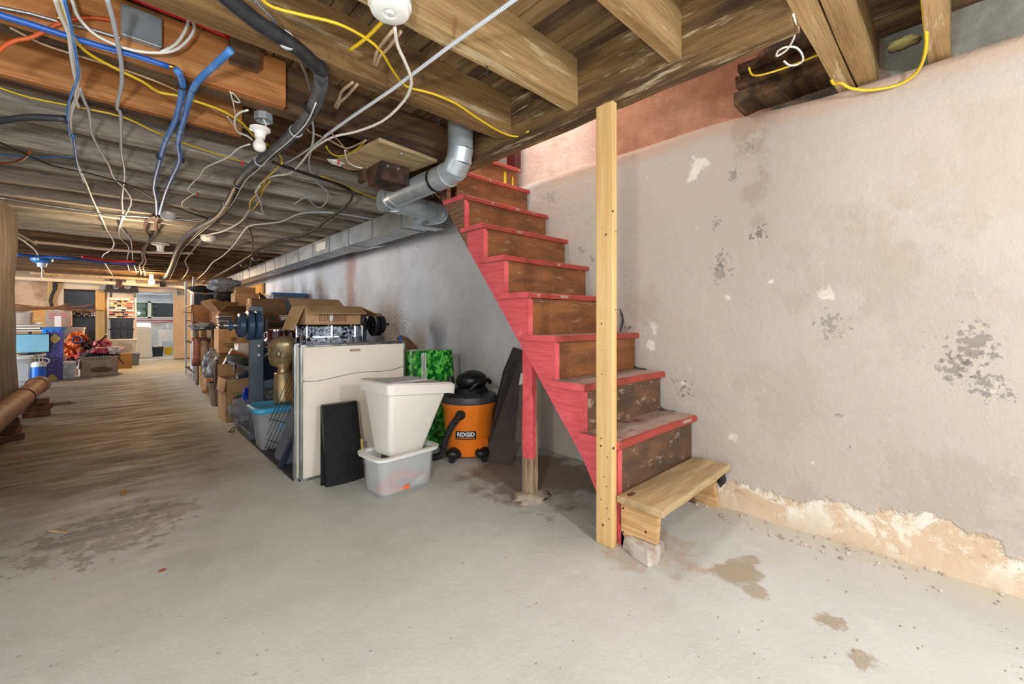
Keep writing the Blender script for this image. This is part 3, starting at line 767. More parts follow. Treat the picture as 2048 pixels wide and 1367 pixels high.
for (y, z) in ((.92, .10),):
    part('knot', B().cyl((1.6392, y, z), (1.642, y, z), .006, seg=8), 'knot', t, local=False)
part('knot', B().blob((1.66, 1.0, .2305), (.028, .014, .003), 3, .4, 2, 2), 'knot', t, local=False)
bb = B(); R = []
for zz, g in ((0, 0), (.03, -.002), (.052, -.008), (.058, -.02)):
    R.append([Vector((1.565-g, .868-g, zz)), Vector((1.60, .850-g*.5, zz)), Vector((1.72+g, .872-g, zz)), Vector((1.75+g, .95, zz)), Vector((1.715+g, 1.03+g, zz)), Vector((1.62, 1.02+g, zz)), Vector((1.585-g, .95, zz))])
bb.rings(R)
solo('broken_block', bb, 'block_white', 'chipped whitish masonry block under the near leg of the pine step', 'block', bevel=.004)
# ================================================================ things under the ceiling
def pp(pts, z=1.985):
    out = []
    for p in pts:
        if len(p) == 3 and p[2] < 3: out.append(at(p[0], p[1], z=p[2]))
        else: out.append(at(p[0], p[1], z=z))
    return out
def wire(name, label, mat, pts, r=.006, z=1.985, cat='cable', group=None, seg=6, y=None):
    P_ = pp(pts, z) if y is None else [at(p[0], p[1], y=y) for p in pts]
    return solo(name, B().tube(P_, r, seg, 3), mat, label, cat, group, smooth=True)
def flex(pts, r, ribs, smooth=4):
    """spiral-armoured sleeve: a tube with close ribs"""
    b = B(); n = ribs
    P_ = [Vector(p) for p in pts]
    # resample by length
    L = [0]
    for i in range(1, len(P_)): L.append(L[-1]+(P_[i]-P_[i-1]).length)
    def ev(s):
        for i in range(1, len(L)):
            if s <= L[i] or i == len(L)-1:
                t = (s-L[i-1])/max(1e-6, L[i]-L[i-1]); return P_[i-1].lerp(P_[i], t)
    q = [ev(L[-1]*i/(2*n)) for i in range(2*n+1)]
    cnt = [0]
    def rad(t): cnt[0] += 1; return r*(1.0 if cnt[0] % 2 else .72)
    b.tube(q, rad, 8, 1)
    return b

for nm, y0, x1, lb in (('lumber_board', 2.197, .585, 'new orange fir board sistered along the nearer old joist'),
                       ('lumber_board', 2.697, .50, 'new orange fir board on the second joist, partly behind the first')):
    t = solo(nm, B().box(-3.4, x1, y0, y0+.044, 2.012, 2.23), 'fir_new', lb, 'board', 'new fir boards on the joists', bevel=.004)

# galvanised trunk duct along the wall
t = thing('air_duct_trunk', 'long rectangular galvanised air duct hung under the joists along the right wall', 'duct', (1.96, 3.2, 1.82))
ysec = [3.2, 3.42, 4.6, 5.75, 6.95, 8.15, 9.35, 10.55, 11.8, 13.2]
for i in range(len(ysec)-1):
    s_ = part('duct_section', B().box(1.85, 2.07, ysec[i]+.002, ysec[i+1]-.002, 1.82, 2.005), 'galv_dull' if i else 'galv', t, local=False)
    if i: 
        part('seam_flange', B().box(1.842, 2.078, ysec[i]-.012, ysec[i]+.012, 1.812, 2.007), 'steel', s_, local=False)
    if i > 0: part('hanger_strap', B().box(1.844, 1.849, (ysec[i]+ysec[i+1])/2-.012, (ysec[i]+ysec[i+1])/2+.012, 1.815, 2.01), 'steel', s_, local=False)
part('end_flange', B().prism([(1.85, 3.2), (2.13, 3.16), (2.12, 3.30), (2.07, 3.3)], 1.812, 1.816, 'XY'), 'galv', t, local=False)
part('loose_flange', B().prism([(2.07, 4.55), (2.13, 4.3), (2.12, 4.42), (2.07, 5.0)], 1.812, 1.815, 'XY'), 'galv', t, local=False)
part('paper_label', B().box(1.8475, 1.849, 5.30, 5.62, 1.87, 1.965), 'paper_white', t, local=False, label='white sticker')

# round take-off pipe
t = thing('round_duct_pipe', 'round galvanised duct pipe dropping from the joists and bending down to the trunk duct', 'duct', (1.47, 2.03, 1.85))
R_ = .074
Bc = Vector((1.47, 2.02, 0)); L1 = Vector((1.425, 2.80, 1.885))
part('pipe', B().cyl((1.475, 2.02, 2.20), (1.475, 2.02, 2.0), R_, seg=28), 'galv', t, local=False, smooth='a')
def gore(c0, pts, r):  # lobster-back elbow: straight gores with visible crimps
    for i in range(len(pts)-1):
        a, b_ = Vector(pts[i]), Vector(pts[i+1]); d = (b_-a).normalized()
        e = part('elbow_gore', B().cyl(a-d*.012, b_+d*.012, r, r, seg=28), 'galv', c0, local=False, smooth='a')
        part('crimp', B().cyl(b_-d*.003, b_+d*.003, r+.004, seg=28), 'galv', e, local=False, smooth='a')
gore(t, [(1.475, 2.02, 2.0), (1.474, 2.035, 1.945), (1.472, 2.075, 1.90), (1.468, 2.14, 1.884)], R_)
part('pipe', B().cyl((1.468, 2.14, 1.884), (1.435, 2.72, 1.872), R_-.002, seg=28), 'galv', t, local=False, smooth='a')
part('crimp_band', B().cyl((1.462, 2.25, 1.882), (1.461, 2.27, 1.8815), R_+.003, seg=28), 'black_plastic', t, local=False, smooth='a')
gore(t, [(1.435, 2.72, 1.872), (1.44, 2.79, 1.87), (1.475, 2.845, 1.868), (1.54, 2.87, 1.868)], R_)
part('pipe', B().cyl((1.40, 2.86, 1.868), (1.82, 2.88, 1.868), R_, seg=28), 'galv', t, local=False, smooth='a')
part('collar', B().cyl((1.39, 2.858, 1.868), (1.405, 2.859, 1.868), R_+.008, seg=28), 'galv', t, local=False, smooth='a')
gore(t, [(1.82, 2.88, 1.868), (1.88, 2.90, 1.87), (1.93, 2.95, 1.875), (1.955, 3.03, 1.88)], R_)
part('pipe', B().cyl((1.955, 3.03, 1.88), (1.96, 3.2, 1.895), R_, seg=28), 'galv', t, local=False, smooth='a')

# smoke detector with its lead
c = at(780, 8, z=1.985)
t = thing('smoke_detector', 'round white smoke detector hanging at the top edge above the conduit', 'smoke detector', (c.x, c.y, 1.955))
part('base', B().lathe([(.0, .05), (.062, .05), (.066, .035), (.066, .022), (.05, .022)], (0, 0, 0), 32), 'white_plastic', t, smooth='a')
part('housing', B().lathe([(.055, .03), (.062, .024), (.058, .004), (.05, .0), (.024, -.001), (.024, .003), (.012, .003), (.012, -.002), (0.001, -.002)], (0, 0, 0), 32), 'white_plastic', t, smooth='a')
part('test_button', B().lathe([(.001, -.004), (.008, -.004), (.009, .002)], (0, 0, 0), 16), 'grey_white', t, smooth='a')
solo('wire_connector', B().cyl(at(787, 46, z=1.975), at(789, 60, z=1.978), .006, .004, 8), 'red_plastic', 'red connector cap under the white smoke detector', 'connector')

# conduits, pipes and cables -------------------------------------------
solo('armoured_conduit', flex(pp([(1040,-8),(900,92),(780,182),(700,236),(650,272)], 1.985), .0075, 190), 'wire_grey', 'straight ribbed silver conduit crossing diagonally to the top edge', 'conduit', smooth=False)
wire('armoured_cable', 'thin grey cable carrying on the line of the ribbed conduit', 'wire_grey', [(655,269),(620,296),(590,316),(565,329)], .0055)
wire('electric_cable', 'white cable swinging down from the smoke detector and back left', 'wire_white', [(789,52),(795,90),(812,128),(823,165),(808,202),(765,242),(712,263),(665,274),(625,298),(600,328),(578,347),(545,352),(522,366),(510,385)], .0065, 1.975)
wire('electric_cable', 'yellow cable from the top edge across a joist to the stair trimmer', 'wire_yellow', [(520,-6),(545,14),(610,31),(672,46),(722,70),(760,100),(785,140),(812,172),(862,186),(912,207),(955,236),(1002,264),(1035,273),(1058,262)], .0055, 1.998)
wire('electric_cable', 'short yellow cable behind the smoke detector entering a joist hole', 'wire_yellow', [(770,38),(735,74),(697,102)], .0065, 2.0)
for pts, lb in (([(786,60),(757,98),(750,118),(748,131)], 'tan cloth cable just left of the detector lead, outer one'), ([(802,62),(775,98),(760,112),(752,134)], 'tan cloth cable just left of the detector lead, inner one'),
                ([(706,164),(684,182),(678,198),(669,214)], 'short tan cable stub under the middle joists, left one'), ([(715,168),(694,192),(680,204),(673,217)], 'short tan cable stub under the middle joists, right one')):
    wire('cloth_cable', lb, 'wire_tan', pts, .0065, 2.0)
wire('electric_cable', 'grey cable hanging in a hook beyond the thick black pipe', 'wire_grey', [(620,222),(626,252),(626,282),(618,318),(622,348),(640,370),(655,383),(654,402),(640,415),(626,408),(615,394),(600,400),(588,408)], .006)

t = thing('insulated_pipe', 'thick black and grey foam insulated pipe snaking along the whole ceiling', 'pipe', tuple(at(640, 150, z=1.955)))
part('foam_sleeve', B().tube(pp([(425,-30),(470,10),(520,48),(560,73),(598,100),(628,128),(640,140)], 1.955), .026, 14, 4), 'black_foam', t, local=False, smooth=True, label='black foam sleeve')
part('foam_sleeve', B().tube(pp([(640,138),(642,165),(634,198),(612,238),(585,268),(548,302),(520,322),(492,346),(476,368)], 1.955), lambda q: .027, 14, 4), 'grey_foam', t, local=False, smooth=True, label='grey foam sleeve')
part('foam_sleeve', B().tube(pp([(477,366),(462,398),(440,430),(412,448),(380,468),(362,488),(352,508),(342,535),(330,555),(312,563)], 1.955), lambda q: .029+.008*q, 12, 4), 'black_foam', t, local=False, smooth=True, label='blackish foam sleeve')
for px, py in ((641,136),(622,216),(592,262),(520,322),(476,368),(455,408),(425,440),(360,492),(572,80)):
    a = at(px, py, z=1.955); d = at(px-6, py+8, z=1.955)-a; d.normalize()
    part('cable_tie', B().cyl(a-d*.004, a+d*.004, .0315, seg=14), 'wire_black' if px > 600 else 'wire_grey', t, local=False)
solo('armoured_cable', flex(pp([(500,-10),(545,38),(575,82),(595,112),(612,148),(622,180)], 1.995), .006, 70), 'steel', 'thin ribbed steel cable beside the black end of the foam pipe', 'cable')
wire('electric_cable', 'thin white wire following the underside of the foam pipe', 'wire_white', [(632,205),(612,248),(575,285),(545,310),(515,340),(490,362),(470,398),(450,425),(420,450),(395,470),(372,492)], .0028, 1.925)
wire('tan_wire', 'thin copper wire below the far black stretch of foam pipe', 'wire_tan', [(462,402),(448,424),(425,446),(398,462),(378,485),(362,505),(348,540),(338,560)], .0028, 1.92)

wire('water_pipe', 'bright blue plastic water pipe running across the new boards', 'pex_blue', [(-30,20),(0,30),(60,48),(135,72),(200,92),(260,108),(338,133)], .0105, cat='pipe', y=2.155, seg=10)
solo('pipe_elbow', B().tube([at(336,132,y=2.155), at(349,135,y=2.152), at(355,142,z=1.995)], .009, 10), 'brass', 'brass elbow at the end of the bright blue pipe', 'elbow', smooth=True)
BP = 'pale blue water pipes under the ceiling'
wire('water_pipe', 'paler blue water pipe dropping from the brass elbow, left of the pair', 'pex_blue_pale', [(354,140),(365,165),(362,195),(350,242),(330,285),(317,330),(308,372),(313,400),(314,432)], .0125, 1.985, 'pipe', BP, 10)
wire('water_pipe', 'paler blue water pipe from behind the wood block, right of the pair', 'pex_blue_pale', [(462,100),(432,128),(398,160),(382,188),(370,232),(356,285),(360,318),(345,352),(330,388),(318,432)], .0125, 1.98, 'pipe', BP, 10)
wire('water_pipe', 'dark old pipe carrying on from the left pale blue pipe', 'rusty_metal', [(314,430),(296,438),(290,456),(300,478),(284,502),(286,520),(278,532),(282,548),(273,562)], .014, 1.98, 'pipe', 'dark old pipes in the far ceiling', 8)
wire('water_pipe', 'dark old pipe carrying on from the right pale blue pipe', 'rusty_metal', [(318,430),(312,444),(313,466),(300,482),(288,503),(292,522),(286,534),(290,548),(280,564)], .014, 1.97, 'pipe', 'dark old pipes in the far ceiling', 8)
for px, py, r, lb in ((364,172,.016,'black tie on the left blue pipe just below the brass elbow'),(388,180,.016,'black tie on the right blue pipe under the new board'),(319,314,.017,'black tie lower down the left blue pipe'),(363,321,.017,'black tie lower down the right blue pipe'),(316,430,.02,'black tie where both blue pipes meet the dark ones')):
    a = at(px, py, z=1.983); d = (at(px-2, py+9, z=1.983)-a).normalized()
    solo('cable_tie', B().cyl(a-d*.004, a+d*.004, r, seg=12), 'wire_black', lb, 'cable tie', 'black ties on the blue pipes')
wire('water_pipe', 'bright red plastic water pipe ending behind a wood block', 'pex_red', [(250,-12),(275,-1),(330,22),(400,48),(462,76)], .0105, cat='pipe', y=2.165, seg=10)
solo('wood_block', B().box(.353, .462, 2.125, 2.19, 2.117, 2.232), 'wood_brown_far', 'small dark wood block nailed over the end of the new fir board', 'block', bevel=.003)
solo('bent_bracket', B().tube([(.42, 2.12, 2.20), (.44, 2.11, 2.215), (.47, 2.12, 2.205), (.485, 2.14, 2.19)], .007, 8), 'rusty_metal', 'bent grey metal hook on the dark wood block', 'bracket', smooth=True)
t = thing('junction_box', 'flat grey steel junction box screwed to the new fir board', 'junction box', (.067, 2.18, 2.077))
part('box', B().box(.008, .124, 2.165, 2.196, 2.077, 2.190), 'galv_dull', t, local=False, bevel=.004)
part('cover_plate', B().box(.012, .128, 2.158, 2.164, 2.074, 2.192), 'galv_dull', t, local=False, bevel=.006)
for x_, z_ in ((.02, 2.183), (.12, 2.082), (.02, 2.084), (.118, 2.184)):
    part('screw', B().cyl((x_, 2.157, z_), (x_, 2.16, z_), .003, seg=8), 'steel', t, local=False)
solo('armoured_cable', flex([at(p[0], p[1], y=2.17) for p in [(-25,10),(0,15),(60,27),(120,44),(180,58),(240,76)]], .007, 80), 'steel', 'ribbed steel cable running left from the junction box', 'cable')
solo('pipe_clamp', B().box(-.155, -.125, 2.14, 2.175, 2.045, 2.12), 'brass', 'brass clamp on the bright blue pipe at the left', 'clamp', bevel=.004)

wire('electric_cable', 'white cable in a wide loop hanging over the junction box', 'wire_white', [(138,-15),(146,5),(158,36),(195,72),(250,96),(300,105),(345,102),(372,84),(388,60),(386,42),(378,36),(372,58),(352,88),(322,104)], .0055, cat='cable', y=2.11)
wire('armoured_cable', 'grey ribbed cable dropping across both new boards', 'wire_grey', [(212,-10),(226,40),(237,95),(243,132),(243,170),(234,214),(241,226),(242,262),(243,305),(249,340),(247,370),(244,400),(246,430),(242,456),(262,480),(266,520),(273,545)], .007, 1.99, seg=8)
wire('electric_cable', 'grey cable from the left bundle winding to the far bulb', 'wire_grey', [(158,175),(168,200),(178,225),(183,265),(200,300),(218,330),(228,355),(254,382),(262,408),(240,450),(240,475),(258,495),(254,520),(258,540)], .0065, 1.985)
wire('electric_cable', 'white cable of the left bundle crossing the whole ceiling', 'wire_white', [(108,-10),(122,32),(138,68),(143,110),(150,150),(156,185),(140,235),(146,290),(156,330),(172,365),(185,398),(205,440),(215,462),(228,485),(222,500),(205,512),(212,530),(225,550),(240,571)], .007, 1.985)
wire('electric_cable', 'second white strand twisted round the left bundle', 'wire_white', [(120,-10),(134,30),(146,75),(152,115),(158,150),(150,190),(158,215)], .006, 1.975)
wire('data_cable', 'thin blue strand in the left bundle of cables', 'pex_blue_pale', [(126,-10),(141,48),(150,100),(157,150),(146,180),(136,215),(136,250),(140,272)], .005, 1.97)
wire('data_cable', 'thin blue strand hanging lower down the left bundle', 'pex_blue_pale', [(146,270),(150,300),(156,335),(168,365)], .006, 1.97)
wire('electric_cable', 'yellow cable sagging under the bright blue pipe to the bulb', 'wire_yellow', [(113,-10),(125,20),(138,58),(160,92),(190,115),(242,142),(285,163),(318,184),(350,190),(400,205),(446,222),(485,246),(512,276),(540,292),(562,314),(560,330),(545,345),(528,360),(518,385),(505,400),(502,412)], .0058, 1.99)
wire('electric_cable', 'yellow cable stapled along the third joist', 'wire_yellow', [(-10,172),(60,195),(150,213),(250,235),(330,272),(440,310),(488,324)], .0045, 1.997)
wire('electric_cable', 'thin cream cable along the edge of the lower new board', 'wire_tan', [(20,55),(80,86),(145,108),(250,140),(330,170),(392,200),(450,232),(500,262)], .004, 1.998)
wire('extension_cord', 'orange cord looping behind the bright blue pipe', 'wire_orange', [(225,40),(185,35),(150,38),(112,50),(65,74),(35,80),(12,90),(-8,108)], .0065, cat='cord', y=2.175)
wire('waste_pipe', 'black pipe stub entering from the left between grey joists', 'pvc_grey', [(-30,246),(0,242),(60,235),(132,238)], .017, 1.975, 'pipe', seg=10)
wire('data_cable', 'thin blue cable running left to right at the far left joists', 'pex_blue_pale', [(-20,306),(20,311),(80,315),(155,312)], .004, 1.99)
wire('extension_cord', 'orange cord end at the left edge over a grey joist', 'wire_orange', [(-10,326),(20,325),(45,318),(60,303)], .006, 1.99, 'cord')
wire('data_cable', 'thin black cable slanting over the grey joists', 'wire_black', [(-10,280),(60,312),(110,332),(200,352),(270,375),(310,398),(360,418),(420,438)], .0045, 1.98)
wire('electric_cable', 'old dark pipe-like cable high at the left edge', 'wire_white', [(-20,435),(20,462),(55,487),(74,504),(77,520),(82,535),(100,560),(110,578)], .009, 1.97)
wire('electric_cable', 'yellowish cable sagging to the rag at the left pier', 'wire_tan', [(-15,420),(5,440),(14,455),(38,468),(60,480),(72,488)], .012, 1.96)
wire('electric_cable', 'white twisted wire dangling below the light bulb', 'wire_white', [(500,288),(478,296),(455,315),(425,328),(408,338),(400,352),(385,366),(376,380),(392,388),(400,382),(380,392),(365,404),(368,416),(400,428)], .0045, 1.97)
wire('electric_cable', 'white wire loop from the metal box to the lamp holder', 'wire_white', [(496,220),(478,226),(470,240),(474,262),(495,272),(505,280)], .005, 1.985)
wire('electric_cable', 'thin white wire knotted on the dark joist left of the bulb', 'wire_white', [(460,182),(466,200),(480,205),(472,192),(462,186),(468,212),(470,235),(466,248),(455,232)], .0028, 1.995)
wire('electric_cable', 'yellow wires gathered in a bow under the grey joists', 'wire_yellow', [(565,325),(545,345),(532,358),(522,380),(510,392),(500,405),(502,420),(512,412),(520,398),(528,378),(540,362)], .0065, 1.975)
wire('electric_cable', 'white cable tail hanging beside the yellow bow', 'wire_white', [(520,372),(512,386),(520,400),(524,418),(526,428),(510,424)], .006, 1.965)
wire('electric_cable', 'pale grey cable from the yellow bow to the far ceiling', 'wire_grey', [(500,418),(485,440),(462,455),(440,464),(416,470),(398,485),(382,505),(370,522),(376,536),(372,548),(358,566)], .0095, 1.975)
wire('electric_cable', 'pale grey cable sweeping from the duct across to the far ceiling', 'wire_grey', [(745,438),(700,430),(650,424),(600,427),(565,442),(530,447),(498,452),(482,470),(468,490),(445,512),(425,525),(412,542),(392,560)], .0095, 1.98)
wire('electric_cable', 'thick black cable hooking back under the grey joists', 'wire_black', [(545,324),(590,340),(640,356),(685,372),(704,386),(700,402),(682,420),(655,438),(630,458),(600,472),(565,480),(538,488),(512,504),(480,524),(450,542),(420,558),(400,570)], lambda q: .009+.012*q, 1.97, seg=8)
wire('electric_cable', 'thin black cable hanging near the duct in the distance', 'wire_black', [(498,455),(505,478),(503,515),(498,535),(490,560)], .007, 1.96)
wire('electric_cable', 'yellow cable stub ending at the round duct elbow', 'wire_yellow', [(640,352),(668,362),(705,378),(738,392),(760,398)], .006, 1.99)
wire('electric_cable', 'cream cable from the pipe end to the wired board', 'wire_tan', [(608,245),(618,262),(655,278),(690,296),(712,290),(732,280)], .005, 1.99)
wire('electric_cable', 'short yellow cable beside the wired board', 'wire_yellow', [(652,292),(662,306),(678,312),(700,306),(716,296),(730,282)], .0045, 1.995)
wire('electric_cable', 'cream wire drooping along the wired board to the steel box', 'wire_white', [(690,300),(694,320),(708,332),(726,336)], .0045, 1.975)
wire('electric_cable', 'thin brown wire crossing the wired board', 'wire_tan', [(660,262),(690,296),(712,320),(745,330)], .003, 1.97)
for i, (px, py) in enumerate(((596, 262), (677, 320), (508, 322), (485, 322), (395, 384))):
    a = at(px, py, z=1.97)
    solo('wire_connector', B().cyl(a, a+Vector((.0, .004, -.028)), .008, .005, 8), 'red_plastic', ('red wire connector in the gap above the wired board', 'red wire connector at the left end of the wired board', 'red wire connector below the light bulb, right one', 'red wire connector below the light bulb, left one', 'red wire connector on the dangling white wire')[i], 'connector', 'red wire connectors')
# right part
wire('electric_cable', 'yellow cable strung under the double joist and up at the right', 'wire_yellow', [(1640,-8,2.06),(1845,-5,2.05),(1849,40,2.03),(1853,80,2.0),(1847,118,1.97),(1830,148,1.95),(1795,170,1.935),(1740,180,1.93),(1700,176,1.94),(1683,166,1.96),(1668,168,1.97),(1663,160,1.98)][1:], .006)
wire('electric_cable', 'yellow cable across the dark rotten plate behind the joists', 'wire_yellow', [(1498,135,2.06),(1505,150,2.05),(1530,148,2.06),(1580,132,2.07),(1640,108,2.08)], .004)
wire('electric_cable', 'white cable end curled in a loop below the trimmer', 'wire_white', [(1586,28),(1591,50),(1588,75),(1575,98),(1562,108),(1553,112),(1556,102),(1572,94),(1592,95),(1604,108),(1605,122),(1592,130),(1578,130),(1568,122)], .0035, 1.99)
for nm, lb, p in (('hook', 'small black clip on the lower edge of the large bright joist', (974,138)), ('hook', 'small black clip on the dark joist above the round duct', (877,240))):
    a = at(p[0], p[1], z=2.0); solo(nm, B().tube([a+Vector((0,0,.012)), a, a+Vector((.01,.01,-.014)), a+Vector((-.012,.012,-.016))], .003, 6), 'wire_black', lb, 'clip', smooth=True)
solo('insulation_foam', B().blob((2.38, .17, 2.15), (.04, .05, .012), 2, .5, 3, 3), 'foam_yellow', 'lump of yellow insulating foam between the joists at top right', 'foam', smooth=True)

# wired board with steel hanger box
t = thing('mounting_board', 'weathered pale board under the joists with a rusty steel box below', 'board', (1.2, 2.45, 1.985))
part('board', B().prism([(1.05, 2.19), (1.46, 2.24), (1.43, 2.52), (1.10, 2.76), (.985, 2.70)], 1.985, 2.006, 'XY'), 'pine_board', t, local=False, bevel=.003)
c0 = at(763, 320, z=1.983)
sbx = part('steel_box', B().box(c0.x, c0.x+.19, c0.y, c0.y+.20, 1.868, 1.983), 'rusty_metal', t, local=False, bevel=.003)
part('side_bracket', B().box(c0.x-.03, c0.x-.002, c0.y+.20, c0.y+.28, 1.90, 1.975), 'rusty_metal', sbx, local=False, bevel=.003)
for dx in (.04, .11):
    part('bolt', B().cyl((c0.x+dx, c0.y-.006, 1.955), (c0.x+dx, c0.y, 1.955), .009, seg=12), 'steel', sbx, local=False)
a = at(803, 308, z=1.983)
part('clamp', B().blob((a.x, a.y, a.z), (.012, .012, .008), 1, .5, 3, 2), 'steel', t, local=False)
part('wire_nuts', B().blob(tuple(at(672, 325, z=1.975)), (.05, .03, .012), 6, .7, 3, 2), 'porcelain', t, local=False)

# octagon box, porcelain lamp holder and bulb
c = at(522, 250, y=2.34)
t = thing('ceiling_light', 'bare white bulb in a porcelain holder below an open metal box', 'light fixture', (c.x, c.y, 1.83))
cz = c.x, c.y
part('octagon_box', B().lathe([(.001, 2.01), (.042, 2.01), (.042, 1.975), (.038, 1.975), (.038, 1.985), (.001, 1.985)], (c.x+.012, c.y, 0), 8), 'galv_dull', t, local=False)
zb = at(518, 262, y=2.34).z
hold = part('lamp_holder', B().lathe([(.001, zb+.015), (.045, zb+.015), (.046, zb+.005), (.03, zb-.004), (.024, zb-.02), (.022, zb-.035), (.001, zb-.035)], (c.x-.004, c.y, 0), 20), 'porcelain', t, local=False, smooth='a')
bz = at(516, 290, y=2.34).z
part('bulb', B().lathe([(.012, bz+.04), (.018, bz+.025), (.027, bz+.008), (.029, bz-.004), (.025, bz-.018), (.014, bz-.028), (.001, bz-.031)], (c.x-.006, c.y, 0), 20), 'porcelain', t, local=False, smooth=True)
part('lead', B().tube([(c.x+.01, c.y, 1.985), (c.x+.022, c.y, 1.96), (c.x+.004, c.y, zb+.015)], .003, 6), 'wire_white', t, local=False)

# far ceiling fixtures
def lampholder(px, py, label, z=1.93, mat='porcelain', r=.07, kind='disc', grp=None):
    c = at(px, py, z=z)
    t = thing('ceiling_lamp_base', label, 'light fixture', tuple(c), 0, grp)
    if kind == 'disc':
        part('base', B().lathe([(.001, .07), (r, .07), (r*.95, .03), (r*.6, .0), (.001, -.004)], (0, 0, 0), 20), mat, t, smooth='a')
    else:
        part('base', B().lathe([(.001, .075), (r, .075), (r, .06), (r*.45, .045), (r*.35, .0), (r*.4, -.03), (.001, -.03)], (0, 0, 0), 20), mat, t, smooth='a')
    part('mounting_ring', B().lathe([(.001, .08), (r*.8, .08), (r*.8, .068), (.001, .068)], (0, 0, 0), 16), 'steel', t)
    return t
lampholder(336, 440, 'pale dome lamp in the far ceiling, right of the blue pipes', r=.06)
lampholder(416, 483, 'pale round detector between the wandering grey cables', r=.075)
lampholder(321, 498, 'white porcelain lamp holder left of the far foam pipe', r=.10, kind='h')
t = lampholder(84, 526, 'blue ceiling lamp base with a white pull cord at the left', mat='tote_blue', r=.13)
part('socket', B().lathe([(.001, 0), (.06, 0), (.05, -.06), (.001, -.06)], (0, 0, 0), 14), 'white_plastic', t)
part('pull_cord', B().cyl((0, 0, -.06), (0, 0, -.24), .008, seg=6), 'white_plastic', t)
for i, (px, py) in enumerate(((410,503),(511,515),(487,528))):
    c = at(px, py, z=1.96)
    solo('cable_hanger', B().tube([c+Vector((.05*math.cos(q*.6), 0, .05*math.sin(q*.6)-.0)) for q in range(-5, 1)], .006, 6), 'steel' if i else 'wire_black', ('coiled dark hanger right of the pale round detector', 'wire hanger loop nearest the duct', 'wire hanger loop second from the duct')[i], 'hanger')

# long galvanised pipes across the far ceiling
def crosspipe(pts, y, r, mat, label, cat='pipe'):
    return solo('ceiling_pipe', B().tube([at(p[0], p[1], y=y) for p in pts], r, 10, 2), mat, label, cat, smooth=True)
P0 = at(0, 395, z=1.98)
wire('ceiling_pipe', 'long thin steel pipe across the joists at mid distance', 'steel', [(-20,392),(100,412),(200,425),(290,432),(350,438),(440,447)], .014, 1.985, 'pipe', seg=8)
wire('ceiling_pipe', 'pale pipe crossing the far ceiling behind the blue pipes', 'pvc', [(70,484),(120,488),(200,497),(300,504),(385,506)], .02, 1.985, 'pipe', seg=8)
wire('water_pipe', 'blue plastic pipe in the far left ceiling', 'pex_blue', [(34,508),(80,513),(145,516),(200,523),(272,528)], .022, 1.95, 'pipe', seg=8)
wire('water_pipe', 'red plastic pipe in the far left ceiling', 'pex_red', [(165,513),(210,520),(240,522),(272,523)], .02, 1.96, 'pipe', seg=8)
t = thing('drain_pipe', 'cream plastic drain pipe slung across the room before the back wall', 'pipe', (-.4, 13.2, 1.86))
dp = [at(-60, 545, y=13.2), at(35, 555, y=13.2), at(150, 561, y=13.2), at(300, 570, y=13.2), at(368, 574, y=13.2), at(385, 585, y=12.9)]
part('pipe', B().tube(dp, .045, 12, 2), 'pvc', t, local=False, smooth=True)
for px in (238, 325):
    c = at(px, 566, y=13.2); part('strap', B().box(c.x-.05, c.x+.05, 13.14, 13.26, c.z-.09, c.z+.14), 'rusty_metal', t, local=False)
a = at(262, 563, y=13.2); part('coupling', B().cyl(a-Vector((.08, 0, 0)), a+Vector((.08, 0, 0)), .052, seg=14), 'pvc', t, local=False)
wire('ceiling_pipe', 'rusty brown pipe above the cream drain pipe', 'wire_tan', [(60,545),(150,551),(260,556),(360,562)], .035, 1.94, 'pipe', seg=8)
# lit bare bulb in the distance
c = at(303, 563, z=1.84)
t = thing('ceiling_light', 'lit bare bulb glowing near the back wall', 'light fixture', (c.x, c.y, 1.80))
part('bulb', B().blob((0, 0, .03), (.055, .055, .06), 0, 0, 1, 3), 'bulb_glow', t, smooth=True)
part('socket', B().cyl((0, 0, .09), (0, 0, .2), .035, seg=12), 'porcelain', t)
# speaker board at the back
c0 = at(208, 583, y=13.5); c1 = at(278, 583, y=13.5); zt_ = at(240, 567, y=13.5).z
t = thing('wall_speaker', 'dark trapezoid panel with two round drivers hung above the rack of discs', 'speaker', ((c0.x+c1.x)/2, 13.5, c0.z))
part('front_panel', B().prism([(c0.x, c0.z), (c1.x, c0.z), (c1.x-.04, zt_), (c0.x+.05, zt_)], 13.42, 13.6, 'XZ'), 'speaker_black', t, local=False, bevel=.006)
for px in (232, 255):
    c = at(px, 573, y=13.42); part('driver', B().lathe([(.06, -.01), (.05, .0), (.02, .008), (.018, -.004), (.001, -.006)], (c.x, 13.415, c.z), 16, 'Y'), 'grey_cloth', t, local=False, smooth='a')
for px in (222, 270):
    c = at(px, 583, y=13.45); part('hanger', B().box(c.x-.02, c.x+.02, 13.43, 13.45, c.z-.14, 2.02), 'black_plastic', t, local=False)
